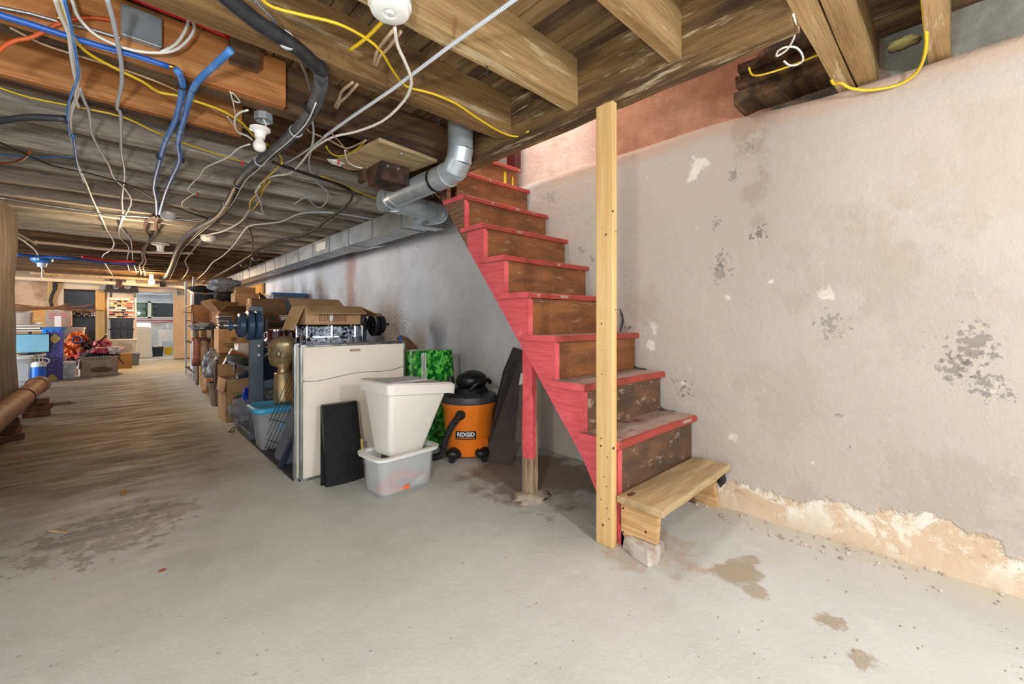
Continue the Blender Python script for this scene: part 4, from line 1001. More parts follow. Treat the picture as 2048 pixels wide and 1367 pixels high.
# ================================================================ storage heap on the right
def span(px0, px1, pt, pb, y):
    a = at(px0, pb, y=y); b = at(px1, pb, y=y); m = (px0+px1)/2
    return a.x, b.x, at(m, pb, y=y).z, at(m, pt, y=y).z
def carton(label, loc, w_, d, h, rz=0, mat='cardboard', flaps=None, group=None, name='cardboard_box', marks=(), lift=0):
    """cardboard box, local: front face at -Y. flaps: None closed, else dict side->angle deg outward"""
    t = thing(name, label, 'box', loc, rz, group)
    x, y = w_/2, d/2; th = .005
    if flaps is None:
        bd = part('body', B().box(-x, x, -y, y, 0, h), mat, t, bevel=.003)
        part('top_flap', B().box(-x+.001, x-.001, -y, -.002, h+.0005, h+.004), mat, t)
        part('top_flap', B().box(-x+.001, x-.001, .002, y, h+.0005, h+.004), mat, t)
        part('tape', B().box(-x-.001, x+.001, -.025, .025, h+.0045, h+.0055).box(-x-.0012, -x, -.025, .025, h*.8, h+.005).box(x, x+.0012, -.025, .025, h*.8, h+.005), 'tape', t)
    else:
        bb = B(); bb.box(-x, x, -y, y, 0, th); bb.box(-x, x, -y, -y+th, 0, h); bb.box(-x, x, y-th, y, 0, h); bb.box(-x, -x+th, -y, y, 0, h); bb.box(x-th, x, -y, y, 0, h)
        part('body', bb, mat, t)
        for sd, an in flaps.items():
            a = math.radians(an); L = (d if sd in 'fb' else w_)*.46
            b = B()
            if sd == 'f': b.add([(-x, -y, h), (x, -y, h), (x-.01, -y-L*math.sin(a), h+L*math.cos(a)), (-x+.01, -y-L*math.sin(a), h+L*math.cos(a))], [(0, 1, 2, 3)])
            if sd == 'b': b.add([(-x, y, h), (x, y, h), (x-.01, y+L*math.sin(a), h+L*math.cos(a)), (-x+.01, y+L*math.sin(a), h+L*math.cos(a))], [(0, 1, 2, 3)])
            if sd == 'l': b.add([(-x, -y, h), (-x, y, h), (-x-L*math.sin(a), y-.01, h+L*math.cos(a)), (-x-L*math.sin(a), -y+.01, h+L*math.cos(a))], [(0, 1, 2, 3)])
            if sd == 'r': b.add([(x, -y, h), (x, y, h), (x+L*math.sin(a), y-.01, h+L*math.cos(a)), (x+L*math.sin(a), -y+.01, h+L*math.cos(a))], [(0, 1, 2, 3)])
            part('flap', b, mat, t, solid=.005)
    for mk in marks:   # (x0,x1,z0,z1,mat) on the front face, as printed patches
        part('print', B().box(mk[0], mk[1], -y-.0015, -y-.0002, mk[2], mk[3]), mk[4], t)
    return t
def rowtext(lines, w_):
    b = B()
    for (x0, x1, z, hgt) in lines: b.box(x0, x1, -w_-.0016, -w_-.0004, z, z+hgt)
    return b
def tote(label, loc, w_, d, h, rz=0, mat='tote_blue', lid=None, taper=.88, name='storage_tote', group=None, content=None, ribs=True, cat='storage box', open_=False):
    t = thing(name, label, cat, loc, rz, group)
    a, b = w_/2, d/2; r = .04*min(1, w_/.4)
    body = B()
    R = [(0, a*taper, b*taper, r), (h*.96, a*.97, b*.97, r)]
    body.loft([(0, a*taper, b*taper, r), (h*.97, a*.965, b*.965, r)] + ([(h*.97, a*.94, b*.94, r), (.01, a*taper*.97, b*taper*.97, r)] if open_ else []), 4)
    part('body', body, mat, t, smooth='a')
    rim = B(); rim.loft([(h*.93, a*.965, b*.965, r), (h*.93, a, b, r), (h, a, b, r), (h, a*.95, b*.95, r), (h*.95, a*.95, b*.95, r)], 4, False, False)
    part('rim', rim, mat, t, smooth='a')
    if ribs:
        for sx in (-1, 1):
            part('handle', B().box(sx*a*.98, sx*(a+.018), -b*.3, b*.3, h*.86, h*.93), mat, t, bevel=.004)
        for i in range(-1, 2):
            part('rib', B().box(i*a*.55-.012, i*a*.55+.012, -b*(taper+.05)-.012, -b*taper+.02, h*.1, h*.8), mat, t, bevel=.003)
    if lid:
        part('lid', B().loft([(h+.001, a*1.02, b*1.02, r), (h+.022, a*1.02, b*1.02, r), (h+.026, a*.97, b*.97, r), (h+.02, a*.94, b*.94, r)], 4), lid, t, smooth='a')
    if content:
        part('contents', B().blob((0, 0, h*.42), (a*taper*.85, b*taper*.85, h*.36), int(h*1000) % 17, .35, 2.2, 3), content, t, smooth=True)
    return t

# ---- foam mat with jigsaw edge
t = thing('foam_mat', 'dark grey interlocking foam mat under the weights with a toothed edge', 'mat', (1.3, 3.7, 0))
part('mat', B().box(.83, 2.0, 2.86, 4.52, .0, .012), 'foam_mat', t, local=False)
i = 0; y = 2.87
while y < 4.5:
    part('tooth', B().prism([(.832, y), (.832, y+.022), (.795, y+.030), (.795, y-.008)], 0, .012, 'XY'), 'foam_mat', t, local=False); y += .047
for k in range(10):
    x = .86+k*.05; part('tooth', B().prism([(x, 2.862), (x+.022, 2.862), (x+.03, 2.83), (x-.008, 2.83)], 0, .012, 'XY'), 'foam_mat', t, local=False)
solo('wire_hook', B().tube([(.84, 4.50, .02), (.79, 4.56, .02), (.74, 4.50, .012), (.72, 4.44, .012), (.75, 4.43, .012), (.77, 4.50, .014)], .004, 6), 'wire_black', 'bent black wire lying at the far corner of the foam mat', 'wire')

# ---- framed boards seen from the back
def framed(x0, x1, y0, z1, label, lean=.03, wire_=False):
    t = thing('framed_board', label, 'framed board', ((x0+x1)/2, y0, 0), 0, 'large framed boards leaning in a row')
    def q(x, z, dy=0.0): return (x-(x0+x1)/2, lean*z+dy, z)
    def sl(a, b, z0, z1_, d0, d1):
        v = [q(a, z0, d0), q(b, z0, d0), q(b, z0, d1), q(a, z0, d1), q(a, z1_, d0), q(b, z1_, d0), q(b, z1_, d1), q(a, z1_, d1)]
        bb = B(); bb.add(v, [(0,3,2,1),(4,5,6,7),(0,1,5,4),(1,2,6,5),(2,3,7,6),(3,0,4,7)]); return bb
    part('backing', sl(x0+.006, x1-.006, .012, z1-.006, .004, .016), 'board_cream', t)
    for a, b, c, d in ((x0, x0+.014, 0, z1), (x1-.014, x1, 0, z1), (x0, x1, 0, .014), (x0, x1, z1-.014, z1)):
        part('frame_rail', sl(a, b, c, d, -.008, .026), 'alu', t, bevel=.002)
    for a in (x0, x1-.03):
        for c in (.0, z1-.012): part('corner_plate', sl(a, a+.03, c, c+.012, -.0095, -.008), 'steel', t)
    if wire_:
        pts = [(x0+.012, z1*.735), (x0+.10, z1*.728), (x0+.2, z1*.742), (x0+.36, z1*.765), (x0+.52, z1*.76), (x0+.62, z1*.765), (x1-.014, z1*.79)]
        part('hanging_wire', B().tube([q(a, c, -.006) for a, c in pts], .0018, 5, 4), 'steel', t)
        part('eyelet', B().blob(q(x0+.012, z1*.735, -.01), (.008, .004, .008), 1, .2, 2, 2), 'steel', t)
        part('paper_tag', sl(x0+.31, x0+.38, z1*.935, z1*.955, -.002, .003), 'tape', t)
        part('smudge_tape', sl(x0+.22, x0+.25, z1*.43, z1*.46, .001, .0038), 'tape', t)
    return t
framed(.825, 1.545, 2.80, .845, 'front cream framed board with a hanging wire, nearest the white bins', .0, True)
framed(.800, 1.52, 2.842, .85, 'rear framed board, just behind the wired one', .0)
#framed(.772, 1.47, 2.885, .82, 'third framed board, rearmost of the leaning row', .0)

# ---- glossy black folder leaning on the framed board
t = thing('portfolio_case', 'glossy black zipped portfolio standing against the framed board', 'case', (1.03, 2.60, 0))
bb = B(); R = []
for i in range(7):
    z = .475*i/6; w_ = 1-.08*i/6; rows = []
    for x, d in ((-.118, 0), (-.06, -.012), (0, -.016), (.06, -.010), (.118, 0), (.118, .03), (0, .036), (-.118, .03)):
        rows.append(Vector((x*w_+.0, d+z*.20, z)))
    R.append(rows)
bb.rings(R); part('cover', bb, 'black_gloss', t, smooth='a')
part('top_band', B().add([(-.088, .068, .40), (.09, .068, .40), (.09, .078, .455), (-.088, .078, .455)], [(0, 1, 2, 3)]), 'black_gloss', t, solid=.004)
bb = B(); bb.add([(-.135, .05, 0), (-.112, .045, 0), (-.085, .15, .46), (-.10, .155, .46)], [(0, 1, 2, 3)])
part('rear_flap', bb, 'black_gloss', t, solid=.01)
part('label_sticker', B().add([(.104, .012, .13), (.122, .014, .13), (.120, .034, .24), (.104, .032, .24)], [(0, 1, 2, 3)]), 'yellow_card', t, solid=.002)

# ---- translucent crate and white bin on it
A = math.radians(4)
t = thing('plastic_crate', 'low translucent plastic crate with orange things inside, under the white bin', 'crate', (1.235, 2.31, 0), A)
hh = .235
part('body', B().loft([(0, .165, .10, .05), (.012, .172, .107, .055), (hh-.012, .185, .118, .05), (hh-.012, .180, .113, .05), (.018, .165, .10, .05)], 6), 'bin_translucent', t, smooth='a')
part('rim', B().loft([(hh-.02, .186, .119, .05), (hh-.018, .212, .14, .06), (hh, .215, .143, .06), (hh, .183, .116, .05), (hh-.02, .183, .116, .05)], 6, False, False), 'white_plastic', t, smooth='a')
for i in range(5):
    c = (random.uniform(-.12, .12), random.uniform(-.07, .06)); an = random.uniform(-.5, .5)
    m_ = Matrix.Translation((c[0], -.085+.02*i, .03+.014*i)) @ Matrix.Rotation(an, 4, 'Z') @ Matrix.Rotation(random.uniform(-.4, .1), 4, 'Y')
    part('stored_item', B().box(-.07, .07, -.012, .012, -.011, .011, m_), ('print_orange', 'print_white', 'print_red', 'print_orange', 'print_orange')[i], t)
part('stored_item', B().blob((-.08, -.01, .03), (.075, .07, .026), 5, .4, 2, 2), 'print_orange', t, smooth=True)
part('stored_item', B().box(-.06, .0, -.03, .03, -.01, .01, Matrix.Translation((-.09, -.07, .20)) @ Matrix.Rotation(.5, 4, 'Y')), 'print_dark', t)
part('stored_item', B().box(-.02, .03, -.03, .03, -.008, .014, Matrix.Translation((-.085, -.07, .205)) @ Matrix.Rotation(.5, 4, 'Y')), 'print_orange', t)

t = thing('waste_bin', 'tall white plastic sorting bin with sloped lid stacked on the translucent crate', 'bin', (1.255, 2.315, .222), A)
bd = B(); bd.loft([(0, .115, .085, .025, -.02, 0), (.005, .12, .09, .03, -.02, 0), (.37, .205, .155, .03, .035, 0), (.37, .20, .15, .03, .035, 0), (.02, .112, .082, .025, -.02, 0)], 5)
part('body', bd, 'bin_white', t, smooth='a')
# lid: flat at the back, sloping down to the front edge
def lidring(off, dz, r=.035):
    ring = []
    a, b = .235+off, .175+off
    for q_, (sx, sy) in enumerate(((1, 1), (-1, 1), (-1, -1), (1, -1))):
        for k in range(6):
            tt = (q_+k/5)*PI/2; x = .045+sx*(a-r)+r*math.cos(tt); y = sy*(b-r)+r*math.sin(tt)
            sl_ = max(0, (x-.16))*.42
            ring.append(Vector((x, y, .425-sl_+dz)))
    return ring
def finer(R):  # add points where the lid bends
    return R
part('lid', B().rings([lidring(-.012, -.062), lidring(0, -.060), lidring(.004, -.004), lidring(-.004, .004), lidring(-.03, .002), lidring(-.05, -.010)], False, True), 'bin_white', t, smooth='a')
part('lid_inset', B().box(-.16, .12, -.10, .10, .412, .424), 'grey_white', t, bevel=.01)

# ---- big shimmering green bag-box
t = thing('gift_bag', 'shiny green leaf-patterned square bag behind the white bin', 'bag', (1.80, 2.92, 0), -.12)
part('body', B().loft([(0, .20, .10, .02), (.40, .21, .11, .02), (.765, .185, .10, .02)], 3), 'camo_green', t, smooth='a')
for x in (-.09, -.075, -.06):
    part('stripe', B().prism([(x, .40), (x+.007, .40), (x+.003, .75), (x-.004, .75)], -.114, -.108, 'XZ'), 'porcelain', t)

# ---- shop vacuum
t = thing('shop_vacuum', 'orange and black drum vacuum cleaner with a black hose', 'vacuum cleaner', (1.90, 2.50, 0))
part('drum', B().lathe([(.001, .035), (.150, .035), (.162, .06), (.186, .36), (.200, .385), (.200, .41), (.001, .41)], (0, 0, 0), 40), 'vac_orange', t, smooth='a')
part('collar', B().lathe([(.001, .408), (.206, .408), (.210, .43), (.203, .455), (.15, .475), (.001, .475)], (0, 0, 0), 40), 'pvc_grey', t, smooth='a')
part('motor_head', B().lathe([(.15, .47), (.135, .50), (.13, .51), (.001, .51)], (0, 0, 0), 32), 'black_plastic', t, smooth='a')
part('motor_cover', B().blob((.02, -.01, .555), (.125, .105, .075), 2, .12, 1.2, 3), 'black_plastic', t, smooth=True)
part('carry_handle', B().tube([(-.08, -.12, .50), (-.05, -.15, .55), (.05, -.15, .57), (.12, -.10, .54)], .016, 8, 4), 'black_plastic', t, smooth=True)
part('stub_pipe', B().cyl((-.165, .0, .47), (-.165, 0, .60), .026, seg=16), 'black_plastic', t, smooth='a')
part('front_recess', B().prism([(-.052, .045), (.052, .045), (.030, .16), (-.030, .16)], -.182, -.150, 'XZ'), 'vac_orange', t, bevel=.004)
for k, an in enumerate((-2.85, -1.62, -.55, .8)):
    c = Vector((math.cos(an)*.175, math.sin(an)*.175, .03))
    f = part('caster_foot', B().blob((c.x, c.y, .062), (.062, .05, .042), k, .1, 1, 3), 'black_plastic', t, smooth=True)
    part('wheel', B().cyl((c.x*1.12-.012*math.sin(an), c.y*1.12+.012*math.cos(an), .028), (c.x*1.12+.012*math.sin(an), c.y*1.12-.012*math.cos(an), .028), .028, seg=16), 'black_rubber', f)
AP = math.atan2(-2.50, -1.90)-.30
ca, sa = math.cos(AP), math.sin(AP)
part('hose_port', B().cyl((ca*.172, sa*.172, .34), (ca*.20, sa*.20, .34), .034, seg=20), 'black_plastic', t)
Lx, Ly = -.73, .683
hs = [(ca*.18, sa*.18, .34), (ca*.23+Lx*.01, sa*.23+Ly*.01, .325), (ca*.235+Lx*.06, sa*.235+Ly*.06, .25), (ca*.22+Lx*.10, sa*.22+Ly*.10, .16), (ca*.2+Lx*.13, sa*.2+Ly*.13, .07), (ca*.16+Lx*.2, sa*.16+Ly*.2, .035)]
n_ = [0]
def rib_(q): n_[0] += 1; return .025 if n_[0] % 2 else .021
part('hose', B().tube(hs, rib_, 14, 9), 'black_rubber', t)
# name badge on the drum, curved with it
an0 = math.atan2(-(2.50), -(1.90))-.12
def badge(r, w_, z0, z1, mat, nm, par):
    b = B(); n = 8; R = []
    for i in range(n+1):
        a = an0+(-.5+i/n)*w_/r
        R.append([Vector((math.cos(a)*r, math.sin(a)*r, z0)), Vector((math.cos(a)*r, math.sin(a)*r, z1)), Vector((math.cos(a)*(r-.004), math.sin(a)*(r-.004), z1)), Vector((math.cos(a)*(r-.004), math.sin(a)*(r-.004), z0))])
    b.rings(R); return part(nm, b, mat, par)
bdg = badge(.1795, .150, .165, .222, 'black_plastic', 'name_badge', t)
badge(.1805, .128, .172, .179, 'print_orange', 'badge_line', bdg)
cu = bpy.data.curves.new('x', 'FONT'); cu.body = 'RIDGID'; cu.size = .040; cu.align_x = 'CENTER'; cu.align_y = 'CENTER'; cu.offset = .0012; cu.extrude = .0005; cu.resolution_u = 3
to = bpy.data.objects.new('x', cu); COL.objects.link(to)
me = bpy.data.meshes.new_from_object(to.evaluated_get(bpy.context.evaluated_depsgraph_get())); bpy.data.objects.remove(to)
for v in me.vertices:
    a = an0+v.co.x*.95/.1805; rr = .1810+v.co.z; v.co = Vector((math.cos(a)*rr, math.sin(a)*rr, .200+v.co.y*1.0))
me.materials.append(MATS['print_white']); lo = bpy.data.objects.new('lettering', me); COL.objects.link(lo); lo.parent = bdg

# ---- long dark panel leaning between vacuum and stair
t = thing('leaning_panel', 'long dark brown flat panel leaning against the wall beside the vacuum', 'panel', (2.0, 2.18, 0))
def P4(px, py, y): v = at(px, py, y=y); return Vector((v.x-2.0, v.y-2.18, v.z))
f4 = [P4(966, 914, 2.30), P4(1026, 931, 2.12), P4(1046, 700, 2.30), P4(1030, 694, 2.45), P4(1010, 742, 2.44)]
f4[0].z = .0; f4[1].z = 0
bk = [v+Vector((.02, .045, 0)) for v in f4]
part('panel', B().rings([f4, bk]), 'panel_brown', t, bevel=.006)
pv = [P4(1040, 745, 2.24), P4(1046, 745, 2.22), P4(1046, 765, 2.22), P4(1036, 768, 2.25)]
part('white_label', B().rings([[v+Vector((-.02, -.03, 0)) for v in pv], [v+Vector((-.018, -.026, 0)) for v in pv]]), 'paper_white', t)

# ---- thing leaning on the wall behind the boards
t = thing('curved_back_panel', 'brown curved panel with blue tape leaning on the wall behind the boards', 'panel', (2.2, 3.6, 0), 0)
def V(px, py, y): v = at(px, py, y=y); return Vector((v.x-2.2, v.y-3.6, v.z))
pl = [V(793, 675, 3.7), V(800, 670, 3.7), V(815, 676, 3.65), V(830, 692, 3.6), V(838, 705, 3.55), V(838, 760, 3.5), V(796, 760, 3.7)]
part('panel', B().rings([pl, [v+Vector((.03, .03, 0)) for v in pl]]), 'cardboard_dark', t)
part('legs', B().box(-.12, -.09, -.02, .03, 0, .6).box(.08, .11, -.02, .03, 0, .6), 'cardboard_dark', t)
tp = [V(797, 672, 3.68), V(802, 671, 3.68), V(803, 683, 3.68), V(798, 682, 3.68)]
part('tape', B().rings([[v+Vector((-.002, -.012, 0)) for v in tp], [v+Vector((0, -.008, 0)) for v in tp]]), 'tote_blue', t)

# ---- weight rack, barbell and plates
t = thing('weight_bench_rack', 'blue-grey steel weight rack with tall uprights holding the barbell', 'weight rack', (1.35, 4.2, 0))
ux0 = at(512, 700, y=4.2).x
part('upright', B().box(ux0-.05, ux0+.05, 4.16, 4.24, .0, at(525, 612, y=4.2).z), 'rack_steel', t, local=False, bevel=.006)
part('upright', B().box(1.78, 1.86, 4.16, 4.24, .0, 1.06), 'rack_steel', t, local=False, bevel=.006)
part('base_foot', B().box(ux0-.09, ux0+.09, 4.0, 4.5, .012, .07), 'rack_steel', t, local=False, bevel=.006)
part('base_foot', B().box(1.74, 1.90, 4.0, 4.5, .012, .07), 'rack_steel', t, local=False, bevel=.006)
part('crossbar', B().box(ux0, 1.8, 4.19, 4.24, .40, .47), 'rack_steel', t, local=False, bevel=.004)
part('side_arm', B().box(ux0-.03, ux0+.01, 4.24, 5.3, .545, .585), 'rack_steel', t, local=False, bevel=.004)
part('arm_pad', B().box(ux0-.06, ux0+.03, 4.5, 5.2, .59, .65), 'black_rubber', t, local=False, bevel=.012)
sp = part('spring_clip', B().tube([(ux0-.06, 4.75, .58), (ux0-.06, 4.72, .5), (ux0-.045, 4.7, .44)], .013, 8), 'chrome', t, local=False, smooth=True)
for z in (.86, .78, .70):
    part('hole_ring', B().cyl((ux0+.012, 4.157, z), (ux0+.012, 4.16, z), .011, seg=12), 'porcelain', t, local=False)
part('bar_hook', B().box(ux0+.045, ux0+.075, 4.10, 4.20, .90, 1.02), 'black_plastic', t, local=False, bevel=.004)
part('bar_hook', B().box(1.80, 1.84, 4.10, 4.20, .90, 1.02), 'black_plastic', t, local=False, bevel=.004)
zb_ = .957; yb_ = 4.12
t = thing('barbell', 'black barbell resting across the rack with plates at both ends', 'barbell', (1.35, yb_, zb_))
part('bar', B().cyl((.63, yb_, zb_), (2.08, yb_, zb_), .014, seg=12), 'black_plastic', t, local=False, smooth='a')
part('sleeve', B().cyl((.63, yb_, zb_), (.80, yb_, zb_), .020, seg=12), 'steel', t, local=False, smooth='a')
part('star_collar', B().cyl((.665, yb_, zb_), (.69, yb_, zb_), .045, seg=6), 'plate_blue', t, local=False)
part('star_collar', B().cyl((2.02, yb_, zb_), (2.04, yb_, zb_), .035, seg=6), 'plate_black', t, local=False)
def plate(xa, w_, r, mat, label, grp):
    o = solo('weight_plate', B().lathe([(.018, xa), (r*.3, xa), (r*.35, xa+w_*.2), (r*.78, xa+w_*.2), (r*.84, xa), (r, xa+w_*.18), (r, xa+w_*.82), (r*.84, xa+w_), (r*.78, xa+w_*.8), (r*.35, xa+w_*.8), (r*.3, xa+w_), (.018, xa+w_)], (0, yb_, zb_), 32, 'X', False), mat, label, 'weight plate', grp, smooth='a')
plate(.845, .055, .122, 'plate_blue', 'innermost blue-grey weight plate at the left end of the barbell', 'weight plates on the barbell')
plate(.785, .055, .125, 'plate_blue', 'middle blue-grey weight plate at the left end of the barbell', 'weight plates on the barbell')
plate(.725, .055, .100, 'plate_blue', 'outermost, smallest blue-grey plate at the left end of the barbell', 'weight plates on the barbell')
plate(1.89, .045, .120, 'plate_black', 'innermost black weight plate at the wall end of the barbell', 'weight plates on the barbell')
plate(1.94, .04, .116, 'plate_black', 'middle black weight plate at the wall end of the barbell', 'weight plates on the barbell')
plate(1.985, .03, .090, 'plate_black', 'outermost black weight plate at the wall end of the barbell', 'weight plates on the barbell')

# ---- pearl drum with open carton on top
dc = at(665, 690, y=3.50)
t = thing('floor_tom_drum', 'blue-black pearl drum with chrome lugs standing behind the framed boards', 'drum', (dc.x, 3.55, .55))
part('shell', B().lathe([(.001, 0), (.225, 0), (.225, .36), (.222, .39), (.001, .39)], (0, 0, 0), 40), 'pearl', t, smooth='a')
part('hoop', B().lathe([(.226, .33), (.236, .33), (.236, .40), (.226, .40), (.226, .33)], (0, 0, 0), 40, 'Z', False), 'pearl', t, smooth='a')
part('hoop_rim', B().lathe([(.228, .318), (.240, .318), (.240, .328), (.228, .328), (.228, .318)], (0, 0, 0), 40, 'Z', False), 'chrome', t, smooth='a')
for k in range(8):
    a = -2.65+k*PI/4
    lg = part('lug', B().box(.226, .242, -.007, .007, .22, .27, Matrix.Rotation(a, 4, 'Z')), 'chrome', t, bevel=.004)
    part('tension_claw', B().box(.238, .250, -.010, .010, .31, .412, Matrix.Rotation(a, 4, 'Z')), 'chrome', lg, bevel=.005)
    part('tension_rod', B().tube([Matrix.Rotation(a, 4, 'Z') @ Vector((.25, 0, z)) for z in (.22, .40)], .004, 6, 1), 'chrome', lg)
part('badge_lug', B().blob(tuple(Matrix.Rotation(-2.22, 4, 'Z') @ Vector((.225, 0, .23))), (.016, .016, .03), 2, .2, 1, 2), 'black_plastic', t)
carton('plain carton under the pearl drum, hidden behind the framed boards', (dc.x, 3.55, 0), .46, .46, .545, 0, 'cardboard')
c_ = carton('open tan carton with drooping flaps on top of the pearl drum', (dc.x-.03, 3.55, .965), .43, .34, .145, math.radians(-1), 'cardboard_light', {'f': 112, 'r': 112, 'b': 62, 'l': 158})
part('print', B().box(-.11, .10, -.1718, -.1705, .028, .078), 'cardboard_dark', c_)
part('print', B().box(-.105, .095, -.1724, -.1718, .033, .073), 'cardboard_light', c_)
bb = B()
for i in range(16): bb.box(-.10+i*.012, -.094+i*.012, -.1730, -.1724, .036, .070)
q = part('barcode', bb, 'cardboard_dark', c_); q['kind'] = 'stuff'
part('print', B().box(.2152, .2165, -.10, .09, .03, .075), 'print_dark', c_)
part('tape_shred', B().blob((-.02, -.173, .055), (.014, .004, .032), 3, .4, 3, 2), 'porcelain', c_)

# ---- bust on the blue-lidded tub
tx, ty = .925, 3.74
t = thing('plastic_tub', 'clear plastic tub with a bright blue lid under the golden bust', 'tub', (tx, ty, .012))
part('body', B().loft([(0, .125, .115, .05), (.25, .155, .145, .06), (.29, .165, .155, .06)], 5), 'bin_translucent', t, smooth='a')
part('lid', B().loft([(.283, .180, .168, .07), (.296, .188, .176, .07), (.318, .186, .174, .07), (.326, .170, .158, .06), (.318, .160, .150, .06)], 6), 'tote_lid_blue', t, smooth='a')
part('stored_item', B().blob((.06, -.06, .10), (.05, .05, .08), 4, .4, 2, 2), 'print_red', t, smooth=True)
part('stored_item', B().blob((.03, -.08, .15), (.05, .03, .05), 8, .4, 2, 2), 'tote_lid_blue', t, smooth=True)
bx, by = .985, 3.80
t = thing('bust_sculpture', 'golden bronze bust of a bald head on a round column facing left', 'sculpture', (bx, by, .335), math.radians(137))
part('column', B().lathe([(.001, 0), (.076, 0), (.078, .01), (.074, .03), (.070, .20), (.071, .235), (.066, .24), (.001, .24)], (-.01, 0, 0), 28), 'bronze', t, smooth='a')
# head: stacked outline rings seen in profile (x forward)
prof = [ # z, back x, front x, half width
 (.225, -.060, .045, .052), (.25, -.052, .036, .048), (.275, -.048, .032, .046), (.292, -.050, .050, .047), (.300, -.054, .082, .050), (.308, -.060, .094, .052), (.318, -.066, .098, .056), (.328, -.070, .092, .060), (.336, -.073, .099, .062), (.342, -.076, .094, .063), (.350, -.080, .101, .065), (.358, -.083, .097, .067), (.366, -.086, .112, .068), (.374, -.089, .117, .069), (.386, -.092, .106, .070), (.398, -.095, .094, .071), (.408, -.097, .088, .072), (.418, -.098, .096, .074), (.432, -.099, .095, .075), (.450, -.098, .090, .075), (.468, -.092, .080, .071), (.484, -.080, .064, .062), (.496, -.062, .044, .048), (.503, -.038, .018, .026)]
R = []
prof = [(.235+(z-.235)*1.12 if z > .30 else z, xb*1.1, xf*1.14, hw*1.12) if z > .29 else (z, xb, xf, hw) for z, xb, xf, hw in prof]
for z, xb, xf, hw in prof:
    ring = []; n = 44; xc = (xb+xf)/2; xr = (xf-xb)/2
    for i in range(n):
        a = 2*PI*i/n; ca_, sa_ = math.cos(a), math.sin(a)
        x = xc+xr*ca_; y = hw*sa_
        if .30 < z < .45 and ca_ > 0:   # nose and chin are narrow, face planes fall back beside them
            base = .098 if z > .34 else .094
            lim = base+ (xf-base)*max(0, 1-abs(sa_)/.40)
            x = min(x, xc+(lim-xc)*max(ca_, .0) ** .8 if ca_ > .3 else x)
        ring.append(Vector((x, y, z)))
    R.append(ring)
hd = part('head', B().rings(R), 'bronze', t, smooth=True)
for s in (-1, 1):
    part('ear', B().blob((-.012, s*.083, .392), (.018, .010, .031), 3, .25, 2, 3), 'bronze', hd, smooth=True)
    part('eye', B().blob((.090, s*.032, .424), (.012, .014, .008), 1, .1, 1, 2), 'bronze', hd, smooth=True)
    part('brow', B().tube([(.106, s*.010, .438), (.100, s*.032, .443), (.084, s*.054, .436)], .005, 6), 'bronze', hd, smooth=True)
    part('nostril', B().blob((.118, s*.011, .384), (.008, .008, .006), 1, .1, 1, 2), 'bronze', hd, smooth=True)
for z in (.360, .350): part('lip', B().tube([(.098, -.024, z), (.110, 0, z+.002), (.098, .024, z)], .0045, 6), 'bronze', hd, smooth=True)

# ---- black wire rack leaning and clear bin on its side
t = thing('wire_shelf_rack', 'thin black wire grid leaning on the blue-lidded tub', 'wire rack', (.86, 3.2, 0))
def W(u, v):  # u across, v up the slope
    a = at(516, 893, z=.02); b = at(549, 903, z=.02); top = at(583, 742, y=3.35)
    return a+(b-a)*u+(top-a)*v-Vector((.86, 3.2, 0))
for i in range(6): part('rod', B().tube([W(i/5, 0), W(i/5, 1)], .0022, 5, 1), 'wire_black', t)
for v in (.02, .12, .38, .62, .98): part('cross_rod', B().tube([W(-.05, v), W(1.1, v)], .0025, 5, 1), 'wire_black', t)
t = thing('clear_bin', 'greyish clear plastic bin tipped against the framed boards', 'bin', (.93, 3.1, .012))
m_ = Matrix.Translation((.0, .0, .02)) @ Matrix.Rotation(math.radians(-58), 4, 'Y') @ Matrix.Rotation(.25, 4, 'Z')
part('body', B().loft([(0, .03, .09, .02), (.02, .045, .105, .03), (.33, .06, .13, .03)], 4, mtx=Matrix.Translation((-.10, .1, .02)) @ Matrix.Rotation(math.radians(24), 4, 'Y')), 'clear_tote_dark', t, smooth='a')
part('rim', B().loft([(.33, .07, .145, .03), (.35, .07, .145, .03)], 4, mtx=Matrix.Translation((-.10, .1, .02)) @ Matrix.Rotation(math.radians(24), 4, 'Y')), 'clear_tote_dark', t, smooth='a')
part('dark_bar', B().box(-.012, .012, -.02, .02, 0, .42, Matrix.Translation((-.15, -.02, .01)) @ Matrix.Rotation(math.radians(24), 4, 'Y')), 'tote_dkblue', t)

# ---- bits around the rack
solo('laundry_pile', B().blob((.92, 4.75, .12), (.13, .2, .13), 3, .45, 2.4, 4), 'grey_cloth', 'crumpled pale grey cloth on the floor behind the rack upright', 'cloth', smooth=True)
solo('laundry_pile', B().blob((1.12, 4.5, .33), (.16, .14, .09), 9, .45, 2.4, 4), 'grey_cloth', 'crumpled grey cloth left of the bust column', 'cloth', smooth=True)
solo('laundry_pile', B().blob((1.12, 4.5, .14), (.16, .18, .13), 12, .4, 2.4, 3), 'grey_cloth', 'lower grey cloth bundle under the bust, behind the tub', 'cloth', smooth=True)
t = thing('blue_sled', 'bright blue plastic sled edge curving behind the rack upright', 'sled', (1.1, 4.9, 0))
def V(px, py, y): v = at(px, py, y=y); return Vector((v.x-1.1, v.y-4.9, v.z))
pts = [V(505, 815, 4.6), V(493, 800, 4.7), V(489, 786, 4.75), V(496, 777, 4.8), V(520, 778, 4.7), V(540, 776, 4.6), V(556, 772, 4.5)]
part('rim', B().tube(pts, .022, 8, 4), 'blue_bright', t, smooth=True)
tp_, bt_ = [V(492, 785, 4.78), V(510, 782, 4.7), V(535, 782, 4.6), V(558, 776, 4.5)], [V(505, 812, 4.6), V(512, 808, 4.6), V(530, 800, 4.58), V(552, 792, 4.5)]
